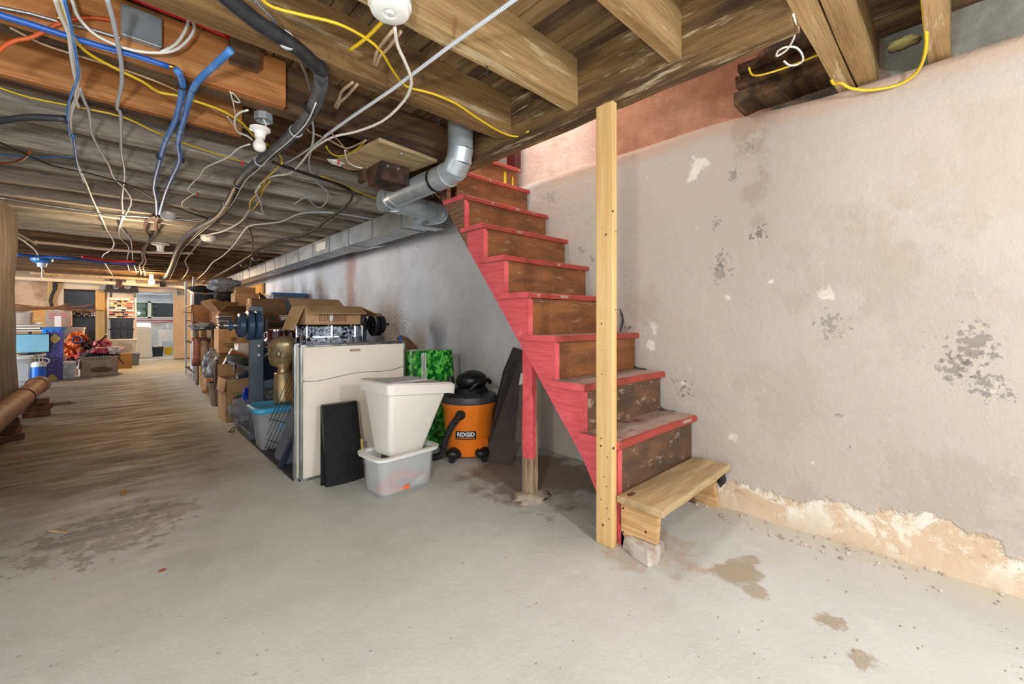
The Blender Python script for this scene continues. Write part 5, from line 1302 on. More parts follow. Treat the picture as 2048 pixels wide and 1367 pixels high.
sh = B(); sh.rings([tp_+bt_[::-1], [v+Vector((0, .015, 0)) for v in (tp_+bt_[::-1])]])
part('hull', sh, 'blue_bright', t)
part('runner', B().box(-.12, .12, -.3, -.1, 0, .3), 'blue_bright', t)
zc_ = .39
t = carton('brown carton with green print standing left of the rack upright', (.90, 5.08, 0), .27, .30, .42, math.radians(4), 'cardboard', {'f': 175, 'l': 172, 'b': 30, 'r': 170}, marks=())
text('lettering', 'POT BOX', .045, 'print_green', t, (-.02, -.1515, .36), (PI/2, 0, 0))
part('print', B().blob((-.02, -.151, .16), (.07, .002, .085), 5, .6, 2.4, 3), 'print_green', t)
part('print', rowtext([(-.09, -.02, .29, .006), (-.09, -.01, .275, .006), (-.09, -.03, .26, .006)], .15), 'print_green', t)
for nm, p in (('wooden_planter', None),):
    t = thing('wooden_planter', 'slatted grey-brown planter tub beyond the green-printed carton', 'planter', (.93, 6.0, 0))
    n = 22
    for i in range(n):
        a = 2*PI*i/n; ca_, sa_ = math.cos(a), math.sin(a)
        m_ = Matrix.Rotation(a, 4, 'Z')
        bb = B(); v = [m_ @ Vector(p) for p in ((.125, -.016, .03), (.135, -.016, .03), (.135, .016, .03), (.125, .016, .03), (.15, -.02, .25), (.16, -.02, .25), (.16, .02, .25), (.15, .02, .25))]
        bb.add(v, [(0,3,2,1),(4,5,6,7),(0,1,5,4),(1,2,6,5),(2,3,7,6),(3,0,4,7)]); part('slat', bb, 'pot_wicker', t)
    part('rim', B().lathe([(.14, .24), (.172, .24), (.175, .265), (.15, .27), (.14, .24)], (0, 0, 0), 24, 'Z', False), 'pot_wicker', t, smooth='a')
    part('base', B().lathe([(.001, 0), (.13, 0), (.14, .03), (.001, .03)], (0, 0, 0), 24), 'pot_wicker', t)
solo('paper_bag', B().blob((.92, 6.75, .17), (.12, .16, .18), 4, .35, 2.2, 4), 'paper_bag', 'crumpled brown paper sack on the floor beyond the planter', 'bag', smooth=True)
t = carton('dark cardboard box on the floor beyond the paper sack', (1.07, 7.6, 0), .26, .5, .33, 0, 'cardboard_dark')
# second row on the floor, hidden base of the heap
carton('large plain carton at floor level behind the planter', (1.55, 6.1, 0), .75, .9, .62, 0, 'cardboard_dark')
carton('large plain carton at floor level beyond the rack', (1.62, 5.15, 0), .6, .6, .60, 0, 'cardboard_dark')
carton('large carton at floor level by the white shelf posts', (1.55, 7.6, 0), .7, 1.0, at(494, 618, y=7.2).z-.002, 0, 'cardboard_dark')
carton('large carton at floor level, farthest along the wall', (1.93, 9.2, 0), .85, 1.4, 1.2, 0, 'cardboard_dark')
carton('plain carton at floor level under the tilted white box', (.98, 5.62, 0), .30, .34, .44, 0, 'cardboard_dark')
t = carton('brown printed carton under the stack of disc cases', (1.0, 6.02, .62), .30, .3, .275, 0, 'cardboard')
part('print', rowtext([(-.10, .10, .10, .008), (-.07, .08, .085, .006), (-.09, .09, .07, .006), (-.06, .05, .055, .006)], .15), 'print_dark', t)
part('print', B().lathe([(.001, -.1515), (.028, -.1515), (.028, -.1505)], (0, 0, .16), 16, 'Y'), 'cardboard_dark', t)
carton('plain carton below the disc-stack carton', (1.0, 6.02, .27), .28, .28, .34, 0, 'cardboard_dark')
k = 0
for i in range(12):
    x = at(449, 640, y=5.98).x+random.uniform(-.006, .006)
    z = .900+i*.0142
    c = thing('disc_case', ('plastic disc case in the stack on the brown printed carton, %s' % ('topmost' if i == 11 else 'bottom one')), 'disc case', (x, 5.98, z), random.uniform(-.15, .15), 'disc cases stacked on the brown carton') if i in (0, 11) else thing('disc_case', '%s plastic disc case, %s from the bottom of the stack on the brown carton' % (('black', 'dark blue', 'clear', 'charcoal')[i % 4], ('first','second','third','fourth','fifth','sixth','seventh','eighth','ninth','tenth','eleventh','twelfth')[i]), 'disc case', (x, 5.98, z), random.uniform(-.15, .15), 'disc cases stacked on the brown carton')
    part('case', B().box(-.065, .065, -.065, .065, 0, .012), ('black_plastic', 'tote_dkblue', 'clear_tote', 'print_dark')[i % 4], c)
    part('spine', B().box(-.069, -.065, -.06, .06, .001, .011), ('cardboard_light', 'paper_white')[i % 2], c)

# tilted white/orange box and companions
t = carton('white box with orange print tilted against the grey tub', (.905, 5.50, .47), .17, .16, .20, math.radians(-8), 'paper_white')
t.rotation_euler = (0, math.radians(26), math.radians(-6))
part('print', B().box(-.083, .083, -.0815, -.0802, .150, .192), 'print_orange', t)
part('print', B().box(.02, .075, -.0815, -.0802, .02, .12), 'print_red', t)
for a, b in ((-.075, -.045), (-.035, -.01)):
    part('print', B().box(a, b, -.0815, -.0802, .03, .10), 'print_dark', t)
t = carton('small white carton behind the top of the grey tub', (1.06, 5.62, .60), .16, .2, .13, 0, 'paper_white')
t = thing('grey_tub', 'large grey plastic tub tipped on its side left of the bust', 'tub', (1.2, 5.15, .30))
part('body', B().loft([(0, .20, .17, .08), (.30, .25, .2, .09), (.30, .235, .185, .08), (.02, .19, .16, .08)], 6, mtx=Matrix.Rotation(math.radians(-38), 4, 'Y')), 'tote_navy', t, smooth='a')
part('rim', B().loft([(.29, .245, .195, .09), (.29, .27, .22, .1), (.32, .27, .22, .1), (.32, .24, .19, .09)], 6, False, False, mtx=Matrix.Rotation(math.radians(-38), 4, 'Y')), 'grey_foam', t, smooth='a')
tote('navy lidded tote under the red snare drum', (1.44, 5.1, .60), .50, .36, .15, 0, 'tote_dkblue', 'tote_dkblue', ribs=False)
sn = at(553, 690, y=4.98)
t = thing('snare_drum', 'dark red snare drum with chrome hoops on the navy lid', 'drum', (1.25, 5.0, .786))
part('shell', B().lathe([(.001, .0), (.125, .0), (.125, .115), (.001, .115)], (0, 0, -.0), 32), 'snare_red', t, smooth='a')
for z in (-.002, .100): part('hoop', B().lathe([(.124, z), (.136, z), (.136, z+.016), (.124, z+.016), (.124, z)], (0, 0, 0), 32, 'Z', False), 'chrome', t, smooth='a')
part('batter_head', B().lathe([(.001, .117), (.126, .117), (.126, .112)], (0, 0, 0), 32), 'drum_skin', t)
for i in range(8):
    a = i*PI/4+.2
    part('lug', B().box(.126, .14, -.009, .009, .03, .085, Matrix.Rotation(a, 4, 'Z')), 'chrome', t, bevel=.004)
# planks, mesh bag, frame
solo('woven_strap', B().box(-.012, .012, -.13, .13, -.002, .002, Matrix.Translation((1.35, 4.88, .90)) @ Matrix.Rotation(math.radians(50), 4, 'Z') @ Matrix.Rotation(math.radians(28), 4, 'X')), 'wire_tan', 'tan woven strap lying over the snare drum', 'strap')
t = thing('picture_frame', 'thin gold picture frame standing on edge right of the snare drum', 'frame', (1.53, 4.72, .60), .1)
for a, b, c, d in ((-.012, .012, 0, .34),): part('side', B().box(-.01, .01, -.12, -.10, 0, .38), 'brass', t); part('side', B().box(-.01, .01, .10, .12, 0, .38), 'brass', t); part('top_rail', B().box(-.01, .01, -.12, .12, .36, .38), 'brass', t); part('picture', B().box(-.004, .004, -.10, .10, .02, .36), 'print_dark', t)
carton('carton holding the picture frame and magazines, behind the boards', (1.56, 4.72, 0), .30, .22, .595, 0, 'cardboard_dark')
t = thing('folded_panel', 'pinkish cardboard sheet standing left of the framed boards', 'sheet', (1.0, 3.25, .012), 0)
part('sheet', B().box(-.03, .18, 0, .012, 0, .80), 'cardboard_light', t)
for i in range(4):
    y0 = 5.35; c = at(560, 645-i*4, y=5.3)
    t = thing('magazine', ('glossy magazine in the stack above the barbell, ' + ('bottom one', 'second from the bottom', 'second from the top', 'topmost and skewed')[i]), 'magazine', (1.47, 5.3, 1.002+.014*i), (.1, -.1, .25, -.45)[i], 'magazines behind the barbell')
    part('cover', B().box(-.11, .11, -.09, .09, .009, .012), ('tote_dkblue', 'paper_white', 'print_dark', 'grey_white')[i], t)
    part('pages', B().box(-.108, .108, -.088, .088, 0, .009), 'paper_white', t)
t = carton('brown carton with a green mark right behind the rack upright', (1.25, 5.5, .93), .34, .26, .31, 0, 'cardboard_dark')
part('print', B().lathe([(.001, -.1315), (.022, -.1315), (.022, -.1305)], (.04, 0, .10), 12, 'Y'), 'print_green', t)
carton('carton under the green-marked one, behind the snare drum', (1.4, 5.48, .61), .60, .24, .315, 0, 'cardboard_dark')
carton('carton under the magazines', (1.72, 5.25, .61), .36, .34, .385, 0, 'cardboard_dark')
tote('translucent grey tote with a blue lid high against the wall', (2.10, 7.9, 1.13), .55, .5, .30, 0, 'clear_tote_dark', 'tote_blue', ribs=False)
carton('tall plain carton under the blue-lidded tote', (2.15, 7.9, 0), .5, .7, 1.125, 0, 'cardboard_dark')
a0, a1, z0, z1 = span(470, 518, 585, 618, 7.2)
carton('large brown carton high on the heap with a dark flap to the right', ((a0+a1)/2, 7.35, z0), a1-a0, .3, z1-z0-.01, 0, 'cardboard', marks=())
solo('dark_flap', B().add([at(518, 584, y=7.2), at(545, 606, y=7.0), at(536, 612, y=7.0), at(522, 598, y=7.2)], [(0, 1, 2, 3)]), 'speaker_black', 'black fabric flap hanging right of the high brown carton', 'cloth', solid=.02)
carton('smaller carton on top of the high brown one', ((a0+a1)/2+.02, 7.5, z1+.0), .26, .2, .09, 0, 'cardboard')
a0, a1, z0, z1 = span(388, 430, 583, 612, 8.6)
t = thing('black_case', 'black boxed screen with a white lid high at the left of the heap', 'case', ((a0+a1)/2, 8.75, z0)); 
part('body', B().box(-(a1-a0)/2, (a1-a0)/2, -.15, .15, 0, z1-z0-.04), 'black_plastic', t, bevel=.008)
part('lid', B().box(-(a1-a0)/2-.01, (a1-a0)/2+.01, -.16, .16, z1-z0-.04, z1-z0), 'grey_white', t, bevel=.008)
part('latch', B().box(-.03, .03, -.17, -.16, z1-z0-.05, z1-z0-.015), 'cardboard', t)
t = thing('speaker_case', 'dark upright case between the black box and the high carton', 'case', (1.28, 8.2, 1.2))
part('body', B().box(-.14, .14, -.12, .12, 0, .33), 'speaker_black', t, bevel=.01)
part('strip', B().box(-.03, .02, -.125, -.12, .05, .28), 'cardboard', t)
carton('carton under the dark upright case', (1.28, 8.2, .905), .4, .4, .29, 0, 'cardboard_dark')
solo('bundled_sheet', B().blob(tuple(at(450, 570, y=7.6)), (.20, .14, .10), 5, .4, 2.2, 4), 'grey_cloth', 'grey wrapped bundle tucked up under the joists above the heap', 'bundle', smooth=True)
solo('black_bag', B().blob(tuple(at(405, 578, y=8.4)), (.20, .14, .05), 6, .4, 2.2, 3), 'speaker_black', 'flat black bag on top of the boxed screen', 'bag', smooth=True)
solo('black_bag', B().blob(tuple(at(447, 590, y=7.7)), (.12, .10, .09), 8, .4, 2.2, 3), 'speaker_black', 'black bag hanging below the grey wrapped bundle', 'bag', smooth=True)
a0, a1, z0, z1 = span(386, 424, 626, 645, 6.6)
carton('open brown carton with its flap up, left on the heap', ((a0+a1)/2, 6.7, z0), a1-a0, .26, z1-z0, 0, 'cardboard_dark', {'f': -28, 'l': 80, 'b': 20, 'r': 60})
solo('paper_bag', B().blob(tuple(at(425, 610, y=6.9)), (.12, .12, .08), 14, .35, 2, 3), 'paper_bag', 'crumpled brown paper bag above the open cartons', 'bag', smooth=True)
t = carton('open brown carton slumped behind the stack of disc cases', (1.05, 6.45, .93), .34, .30, .18, .25, 'cardboard_dark', {'f': 60, 'r': 75, 'b': -20, 'l': 40})
carton('carton wedged under the slumped one', (1.15, 6.75, .63), .55, .4, .295, 0, 'cardboard_dark')
solo('plastic_bag', B().blob(tuple(at(407, 652, y=6.55)), (.15, .14, .05), 7, .4, 2.4, 4), 'bag_grey', 'flattened pale plastic bag under the open brown carton', 'bag', smooth=True)
for i, (px, m_, lb) in enumerate(((395, 'wrap_red', 'rust-coloured roll in shrink wrap, leftmost of the upright rolls'), (408, 'clear_wrap', 'upright roll in cloudy shrink wrap, second from left'), (424, 'clear_wrap', 'upright roll in cloudy wrap beside the printed carton'))):
    c = at(px, 745, y=6.6+.1*i); b = B()
    b.lathe([(.001, 0), (.05, 0), (.055, .1), (.05, .2), (.055, .28), (.045, .36), (.001, .37)], (c.x, 6.7, .42), 14)
    solo('wrapped_roll', b, m_, lb, 'roll', 'shrink-wrapped rolls in the heap', smooth=True)
carton('carton carrying the shrink-wrapped rolls', (1.02, 6.72, 0), .34, .4, .415, 0, 'cardboard_dark').location.x = 1.05
solo('plastic_bag', B().blob((.86, 6.1, .48), (.13, .14, .17), 21, .4, 2.2, 4), 'bag_grey', 'silvery plastic bag bulging out above the planter', 'bag', smooth=True)
solo('cloth', B().blob((.90, 6.0, .535), (.05, .06, .035), 2, .4, 2, 2), 'cloth_red', 'scrap of red and blue cloth on the silvery bag', 'cloth', smooth=True)
c = at(434, 742, y=5.8)
t = thing('steel_bottle', 'slim dark steel bottle standing in front of the silvery bag', 'bottle', (c.x, 5.8, .275))
part('body', B().lathe([(.001, 0), (.03, 0), (.03, .20), (.018, .24), (.018, .28), (.001, .28)], (0, 0, 0), 16), 'rusty_metal', t, smooth='a')
part('cap', B().lathe([(.001, .28), (.02, .28), (.02, .31), (.001, .31)], (0, 0, 0), 16), 'steel', t, smooth='a')
# shelf posts at the far end
t = thing('metal_shelf', 'tall light metal shelving at the far end of the heap', 'shelf', (1.0, 9.6, 0))
for y in (8.8, 9.9):
    for x in (.93, 1.4): part('post', B().box(x-.015, x+.015, y-.015, y+.015, 0, 1.72), 'grey_white', t, local=False)
for z in (.12, .60, .98, 1.25): part('shelf_board', B().box(.92, 1.42, 8.78, 9.92, z, z+.02), 'cardboard_light' if z > 1 else 'speaker_black', t, local=False)
for i, (z, h, m_) in enumerate(((.14, .44, 'grey_white'), (.62, .34, 'cardboard'), (1.0, .24, 'cardboard_light'), (1.27, .2, 'paper_white'))):
    carton(('grey tub on the lowest shelf of the far shelving', 'carton on the second shelf of the far shelving', 'tan carton on the third shelf of the far shelving', 'white carton on the top shelf of the far shelving')[i], (1.1, 9.2, z), .3, .5, h, 0, m_)
c = at(382, 720, y=7.9)
solo('olive_pole_bag', B().tube([(.90, 8.0, .02), (.90, 7.95, .5), (.91, 7.95, .75)], lambda q: .035+.02*q, 8, 3), 'pot_wicker', 'olive slim bag standing at the far end of the heap', 'bag', smooth=True)
solo('wood_batten', B().box(.885, .905, 7.68, 7.72, .0, 1.0), 'pine_post', 'bare wood batten standing at the far end of the heap', 'batten')
# ================================================================ back left corner
def box_px(px0, px1, pt, pb, y, d):
    x0, x1, z0, z1 = span(px0, px1, pt, pb, y); return x0, x1, y, y+d, z0, z1
x0, x1, _, _, z0, z1 = box_px(14, 64, 714, 766, 10.0, .4)
t = thing('storage_cabinet', 'low light grey plastic cabinet with a white lid at the far left', 'cabinet', ((x0+x1)/2, 10.15, 0))
hw = (x1-x0)/2
part('body', B().loft([(0, hw*.96, .22, .02), (.40, hw, .24, .02)], 3), 'grey_white', t, smooth='a')
part('lid', B().loft([(.40, hw+.015, .255, .03), (.44, hw+.015, .255, .03)], 3), 'white_plastic', t, smooth='a')
part('panel_line', B().box(-hw*.8, hw*.8, -.236, -.226, .06, .34), 'grey_white', t, bevel=.004)
c = at(77, 767, z=0)
t = thing('water_jug', 'bright blue round water jug with a white lid on the floor', 'jug', (c.x, c.y+.02, 0))
part('body', B().lathe([(.001, 0), (.07, 0), (.078, .02), (.083, .10), (.083, .27), (.001, .27)], (0, 0, 0), 24), 'jug_blue', t, smooth='a')
part('lid', B().lathe([(.001, .27), (.086, .27), (.086, .32), (.07, .345), (.001, .345)], (0, 0, 0), 24), 'white_plastic', t, smooth='a')
part('carry_handle', B().tube([(.085, 0, .30), (.115, 0, .36), (.06, 0, .40), (-.06, 0, .40), (-.085, 0, .32)], .009, 8, 4), 'white_plastic', t, smooth=True)
x0, x1, _, _, z0, z1 = box_px(20, 100, 667, 706, 10.35, .05)
t = thing('computer_monitor', 'flat monitor with a pale blue screen above the grey cabinet', 'monitor', ((x0+x1)/2, 10.35, .44))
hw = (x1-x0)/2
part('housing', B().box(-hw, hw, 0, .05, z0-.44, z1-.44), 'black_plastic', t, bevel=.006)
part('screen', B().box(-hw+.012, hw-.012, -.004, 0, z0-.425, z1-.452), 'screen', t)
part('stand_foot', B().box(-.12, .12, -.08, .10, .002, .014), 'black_plastic', t)
part('stand_neck', B().box(-.03, .03, .03, .05, .01, z0-.40), 'black_plastic', t)
x0, x1, _, _, z0, z1 = box_px(58, 100, 707, 762, 10.45, .3)
t = thing('wire_rack', 'white rack with narrow striped slots behind the blue jug', 'rack', ((x0+x1)/2, 10.6, 0))
hw = (x1-x0)/2
part('shelf', B().box(-hw, hw, -.12, .12, .40, .42), 'white_plastic', t)
part('base', B().box(-hw, hw, -.12, .12, .0, .02), 'white_plastic', t)
for i in range(12):
    x = -hw+2*hw*i/11; part('slat', B().box(x-.009, x+.009, -.125, -.115, .02, .40), 'white_plastic' if i % 2 else 'print_dark', t)
x0, x1, _, _, z0, z1 = box_px(90, 127, 663, 764, 10.4, .12)
t = thing('toy_box', 'tall purple starry box with yellow diamond stickers', 'box', ((x0+x1)/2, 10.45, 0))
hw = (x1-x0)/2; H = z1
m_ = Matrix.Shear('XZ', 4, (.0, .0)) if False else Matrix.Identity(4)
part('body', B().rings([[Vector((-hw, -.06, 0)), Vector((hw*.9, -.06, 0)), Vector((hw*.9, .06, 0)), Vector((-hw, .06, 0))], [Vector((-hw*.75, -.06, H)), Vector((hw, -.06, H)), Vector((hw, .06, H)), Vector((-hw*.75, .06, H))]]), 'purple', t, bevel=.004)
for px, py in ((110, 677), (104, 757)):
    c = at(px, py, y=10.39); x, z = c.x-(x0+x1)/2, c.z
    part('diamond_sticker', B().prism([(x-.07, z), (x, z-.085), (x+.07, z), (x, z+.085)], -.066, -.061, 'XZ'), 'yellow_card', t)
sb_ = B()
for i in range(40):
    z = random.uniform(.05, H-.05); x = random.uniform(-hw*.7, hw*.85); sb_.box(x, x+.008, -.063, -.0605, z, z+.008)
q = part('star_print', sb_, 'print_white', t); q['kind'] = 'stuff'
# totes and cartons behind
x0, x1, _, _, z0, z1 = box_px(80, 128, 652, 667, 11.2, .4)
tote('blue open tote on the white one behind the purple box', ((x0+x1)/2, 11.4, .66), x1-x0, .4, .21, 0, 'tote_blue', None)
x0, x1, _, _, z0, z1 = box_px(112, 142, 655, 715, 11.35, .3)
tote('white tapered tote beside the blue one', ((x0+x1)/2+.06, 11.75, .34), .42, .3, .52, 0, 'white_plastic', None, .75, ribs=False)
carton('plain carton under the blue tote', (-.93, 11.45, 0), .62, .4, .65, 0, 'cardboard')
carton('plain carton under the white tapered tote', (-.62, 11.8, 0), .5, .35, .335, 0, 'cardboard_dark')
x0, x1, _, _, z0, z1 = box_px(87, 140, 619, 651, 11.6, .35)
t = carton('greyish carton with red print standing above the blue tote', ((x0+x1)/2, 12.0, z0-.02), x1-x0, .32, z1-z0, 0, 'cardboard_grey')
hw = (x1-x0)/2
part('print', rowtext([(-hw*.7, -hw*.1, .24-.03*i, .012) for i in range(4)]+[(hw*.15, hw*.7, .24-.03*i, .012) for i in range(3)], .16), 'print_red', t)
part('tape_strip', B().box(-.05, .04, -.1625, -.161, .0, .2), 'porcelain', t)
carton('tall hidden carton behind the blue tote', ((x0+x1)/2, 12.0, 0), x1-x0-.06, .3, z0-.03, 0, 'cardboard')
x0, x1, _, _, z0, z1 = box_px(60, 92, 618, 665, 11.9, .02)
solo('plywood_sheet', B().box(x0, x1, 12.22, 12.24, 0, z1), 'osb_panel', 'upright yellow plywood sheet left of the red-printed carton', 'sheet')
x0, x1, _, _, z0, z1 = box_px(22, 62, 624, 648, 11.0, .3)
tote('cloudy clear tote above the books at the far left', ((x0+x1)/2, 11.3, z0), x1-x0, .3, z1-z0, 0, 'cardboard_grey', None, ribs=False, name='clear_tote')
xb = (x0+x1)/2
carton('plain carton behind the monitor, under the books', (xb-.08, 11.35, 0), .30, .4, .79, 0, 'cardboard')
for i in range(4):
    t = thing('book', 'large flat book in the far left stack, ' + ('bottom one', 'second from the bottom', 'second from the top', 'topmost')[i], 'book', (xb+.02, 11.35, .795+i*.045), (.05, -.08, .1, -.03)[i], 'books stacked above the monitor')
    part('cover', B().box(-.19, .19, -.14, .14, 0, .036), ('black_plastic', 'rusty_metal', 'black_plastic', 'cardboard_light')[i], t)
    part('pages', B().box(-.185, .193, -.142, .135, .006, .030), 'paper_white', t)
# twig bundle
t = thing('branch_bundle', 'bundle of long bare branches lying across the stored boxes', 'branches', (-.9, 11.1, 1.07))
tw = [[(10,607),(60,612),(120,616),(165,612),(190,607)], [(5,618),(60,615),(110,614),(150,618),(208,621)], [(12,622),(70,618),(120,618),(175,622),(190,624)], [(30,612),(95,617),(138,606)], [(60,616),(130,615),(160,624),(186,627)], [(8,612),(75,616),(140,612),(172,615)], [(90,615),(140,620),(180,619),(192,616)], [(20,628),(60,620),(100,617)]]
for i, pts in enumerate(tw):
    part('branch', B().tube([at(p[0], p[1], y=11.0+.05*i) for p in pts], lambda q: .016-.007*q, 6, 3), 'twig', t, local=False, smooth=True)
# orange toys in a pile
for i, (px, py, r, mt, lb) in enumerate(((155, 676, .10, 'orange_stuff', 'orange and brown pointed toy on top of the toy pile'), (145, 696, .13, 'orange_stuff', 'orange bundle in the middle of the toy pile'), (160, 712, .11, 'print_red', 'red toy part lower in the toy pile'), (170, 690, .09, 'rusty_metal', 'brown toy part at the right of the toy pile'), (148, 722, .10, 'print_dark', 'dark striped bundle at the foot of the toy pile'))):
    c = at(px, py, y=11.0)
    solo('toy_bundle', B().blob(tuple(c), (r*1.2, .12, r), 30+i, .6, 2.8, 4), mt, lb, 'toy', 'pile of toys beside the wide carton', smooth=False)
solo('toy_spike', B().tube([at(140, 668, y=10.95), at(160, 670, y=10.95), at(183, 679, y=10.95)], lambda q: .035*(1-q)+.004, 8), 'orange_stuff', 'orange pointed limb sticking right out of the toy pile', 'toy', smooth=True)
solo('wire_coil', B().lathe([(.06, -.01), (.075, 0), (.06, .01), (.045, 0), (.06, -.01)], tuple(at(155, 680, y=10.85)), 20, 'Y', False), 'tote_navy', 'dark blue ring on the toy pile', 'ring', smooth=True)
carton('hidden carton holding the toy pile', (-.52, 11.15, 0), .55, .3, .42, 0, 'cardboard_dark')
x0, x1, _, _, z0, z1 = box_px(121, 151, 727, 761, 10.35, .3)
tote('clear shallow bin of odds and ends left of the wide carton', ((x0+x1)/2, 10.55, 0), x1-x0, .3, z1-.0, 0, 'clear_tote', 'white_plastic', ribs=False, name='clear_tote', content='print_white')
# wide moving carton with clothes
x0, x1, _, _, z0, z1 = box_px(157, 232, 712, 752, 10.62, .42)
t = carton('wide moving carton heaped with clothes in the middle of the back area', ((x0+x1)/2, 10.85, 0), x1-x0, .42, z1-.0, math.radians(8), 'cardboard_grey', {'f': 178, 'b': 60, 'l': 175, 'r': 150})
W2 = (x1-x0)/2; zt2 = z1
part('print_frame', B().box(-W2*.55, W2*.62, -.2125, -.2108, zt2-.085, zt2-.015), 'print_green', t)
part('print_frame', B().box(-W2*.53, W2*.60, -.2135, -.2125, zt2-.080, zt2-.020), 'cardboard_grey', t)
text('lettering', 'U-HAUL', .062, 'print_dark', t, (W2*.04, -.2140, zt2-.05), (PI/2, 0, 0), sx=1.25)
part('print', rowtext([(-W2*.3, W2*.35, zt2-.12, .01)], .21), 'print_dark', t)
part('print', B().blob((.0, -.2115, .11), (W2*.5, .0015, .05), 5, .8, 3, 3), 'cardboard_dark', t)
for i, (px, py, rx, rz_, mt, lb) in enumerate(((185, 708, .15, .05, 'cloth_navy', 'dark navy clothes at the left of the heaped carton'), (200, 702, .16, .05, 'cloth_red', 'crimson garment in the heaped carton'), (212, 710, .17, .05, 'cloth_navy', 'dark garment at the right of the heaped carton'), (206, 686, .11, .07, 'cloth_red', 'pink and red patterned garment at the top of the heap'), (232, 700, .12, .08, 'cloth_white', 'white garment with stripes slumped over the right side of the carton'))):
    c = at(px, py, y=10.8)
    solo('garment', B().blob(tuple(c), (rx, .15, rz_), 50+i, .5, 2.4, 4), mt, lb, 'clothes', 'clothes heaped in the wide carton', smooth=True)
t = thing('hockey_stick', 'long pole leaning over the clothes, silver below and dark above', 'stick', tuple(at(150, 722, y=10.5)))
a, m2, b = at(150, 723, y=10.5), at(188, 694, y=10.62), at(214, 669, y=10.75)
part('shaft', B().cyl(a, m2, .016, seg=8), 'steel', t, local=False)
part('upper_shaft', B().cyl(m2, b, .014, seg=8), 'maroon', t, local=False)
part('tip', B().blob(tuple(b), (.02, .02, .02), 1, .2, 1, 2), 'porcelain', t, local=False)
carton('tan carton on the floor right of the wide one', (at(246, 740, y=11.8).x, 12.0, 0), .28, .3, .3, 0, 'cardboard')
# stacked totes by the middle wall panel
YT = 12.5
x0, x1, z0, z1 = span(219, 268, 656, 677, YT); xc = (x0+x1)/2
x0b, x1b, zb0, zb1 = span(213, 274, 680, 729, YT)
t = tote('lowest clear bin, wide, under the stack of dark totes', ((x0b+x1b)/2+.08, YT+.2, 0), (x1b-x0b)*.9, .42, .26, 0, 'clear_tote_dark', None, ribs=False, name='clear_tote')
t = tote('clear bin with a red case inside, under the dark totes', ((x0b+x1b)/2, YT+.2, .262), x1b-x0b, .42, zb1-.262, 0, 'clear_tote', 'white_plastic', ribs=False, name='clear_tote', content='maroon')
h_ = (z1-z0)*.98
tote('lower dark blue ribbed tote in the stack of two', (xc, YT+.2, zb1+.03), x1-x0, .4, h_, 0, 'tote_navy', None, .93)
tote('upper dark blue ribbed tote in the stack of two', (xc, YT+.2, zb1+.035+h_), x1-x0, .4, h_, 0, 'tote_navy', None, .93)
ztop = zb1+.04+2*h_
xr0, xr1 = x0-.02, x1+.03
zr1 = at(243, 595, y=YT).z
t = thing('disc_rack', 'rack packed with coloured disc cases above the dark totes', 'rack', (xc, YT+.2, ztop))
for x in (xr0, xr1): part('side', B().box(x-.012, x+.012, YT+.05, YT+.35, ztop, zr1), 'grey_white', t, local=False)
NR = 9
for j in range(NR+1):
    z = ztop+(zr1-ztop)*j/NR; part('shelf', B().box(xr0, xr1, YT+.05, YT+.35, z-.003, z+.003), 'grey_white', t, local=False)
dm = ['print_red', 'cardboard_light', 'print_dark', 'paper_white', 'maroon', 'cardboard', 'grey_white', 'black_plastic', 'tote_navy', 'pine_post']
dmesh = {}
cnt = 0
for j in range(NR):
    z = ztop+(zr1-ztop)*j/NR+.004; x = xr0+.02; kk = 0; hh_ = (zr1-ztop)/NR-.010
    while x < xr1-.065:
        wv = random.choice((.05, .07, .09, .12)); mt = random.choice(dm)
        wv = min(wv, .05) if x+wv > xr1-.015 else wv
        key = (wv, mt)
        if key not in dmesh:
            me = bpy.data.meshes.new('case'); bb = B().box(0, wv-.006, 0, .14, 0, hh_*.92); me.from_pydata(bb.v, [], bb.f); me.materials.append(MATS[mt]); dmesh[key] = me
        o = bpy.data.objects.new('disc_box', dmesh[key]); COL.objects.link(o); o.location = (x, YT+.06+random.uniform(0, .02), z)
        ORD = ('first','second','third','fourth','fifth','sixth','seventh','eighth','ninth','tenth','eleventh','twelfth'); tag(o, '%s disc box, %s from the left, %s shelf of the far rack' % (dict(print_red='orange-red', cardboard_light='tan', print_dark='dark', paper_white='white', maroon='maroon', cardboard='brown', grey_white='pale grey', black_plastic='black', tote_navy='navy', pine_post='cream')[mt], ORD[kk], ORD[NR-1-j]), 'disc box', 'disc boxes packed in the far rack'); cnt += 1
        x += wv; kk += 1
solo('paper_streamer', B().add([at(240, 596, y=YT+.02), at(243, 597, y=YT), at(249, 607, y=YT), at(246, 607, y=YT+.02)], [(0, 1, 2, 3)]), 'yellow_card', 'cream paper strip hanging over the disc rack', 'paper', solid=.004)
# laundry things
x0, x1, z0, z1 = span(250, 304, 655, 716, 14.6)
t = thing('washing_machine', 'white top-loading washing machine beyond the right doorway', 'washing machine', ((x0+x1)/2, 14.9, .02))
hw = (x1-x0)/2; H = z1-.02
part('cabinet', B().box(-hw, hw, -.3, .3, 0, H), 'appliance', t, bevel=.015)
part('console', B().prism([(-.30+.36, H), (.30, H), (.30, H+.13), (.24, H+.13)], -hw, hw, 'YZ'), 'appliance', t, bevel=.01)
part('lid', B().box(-hw+.04, hw-.05, -.27, .05, H, H+.018), 'appliance', t, bevel=.008)
part('lid_glass', B().box(-hw+.08, hw-.10, -.22, .0, H+.018, H+.024), 'glass_dark', t)
x0, x1, z0, z1 = span(316, 352, 660, 682, 15.6)
t = thing('laundry_sink', 'white plastic utility sink on legs beyond the right doorway', 'sink', ((x0+x1)/2+.05, 15.9, .02))
hw = (x1-x0)/2+.05
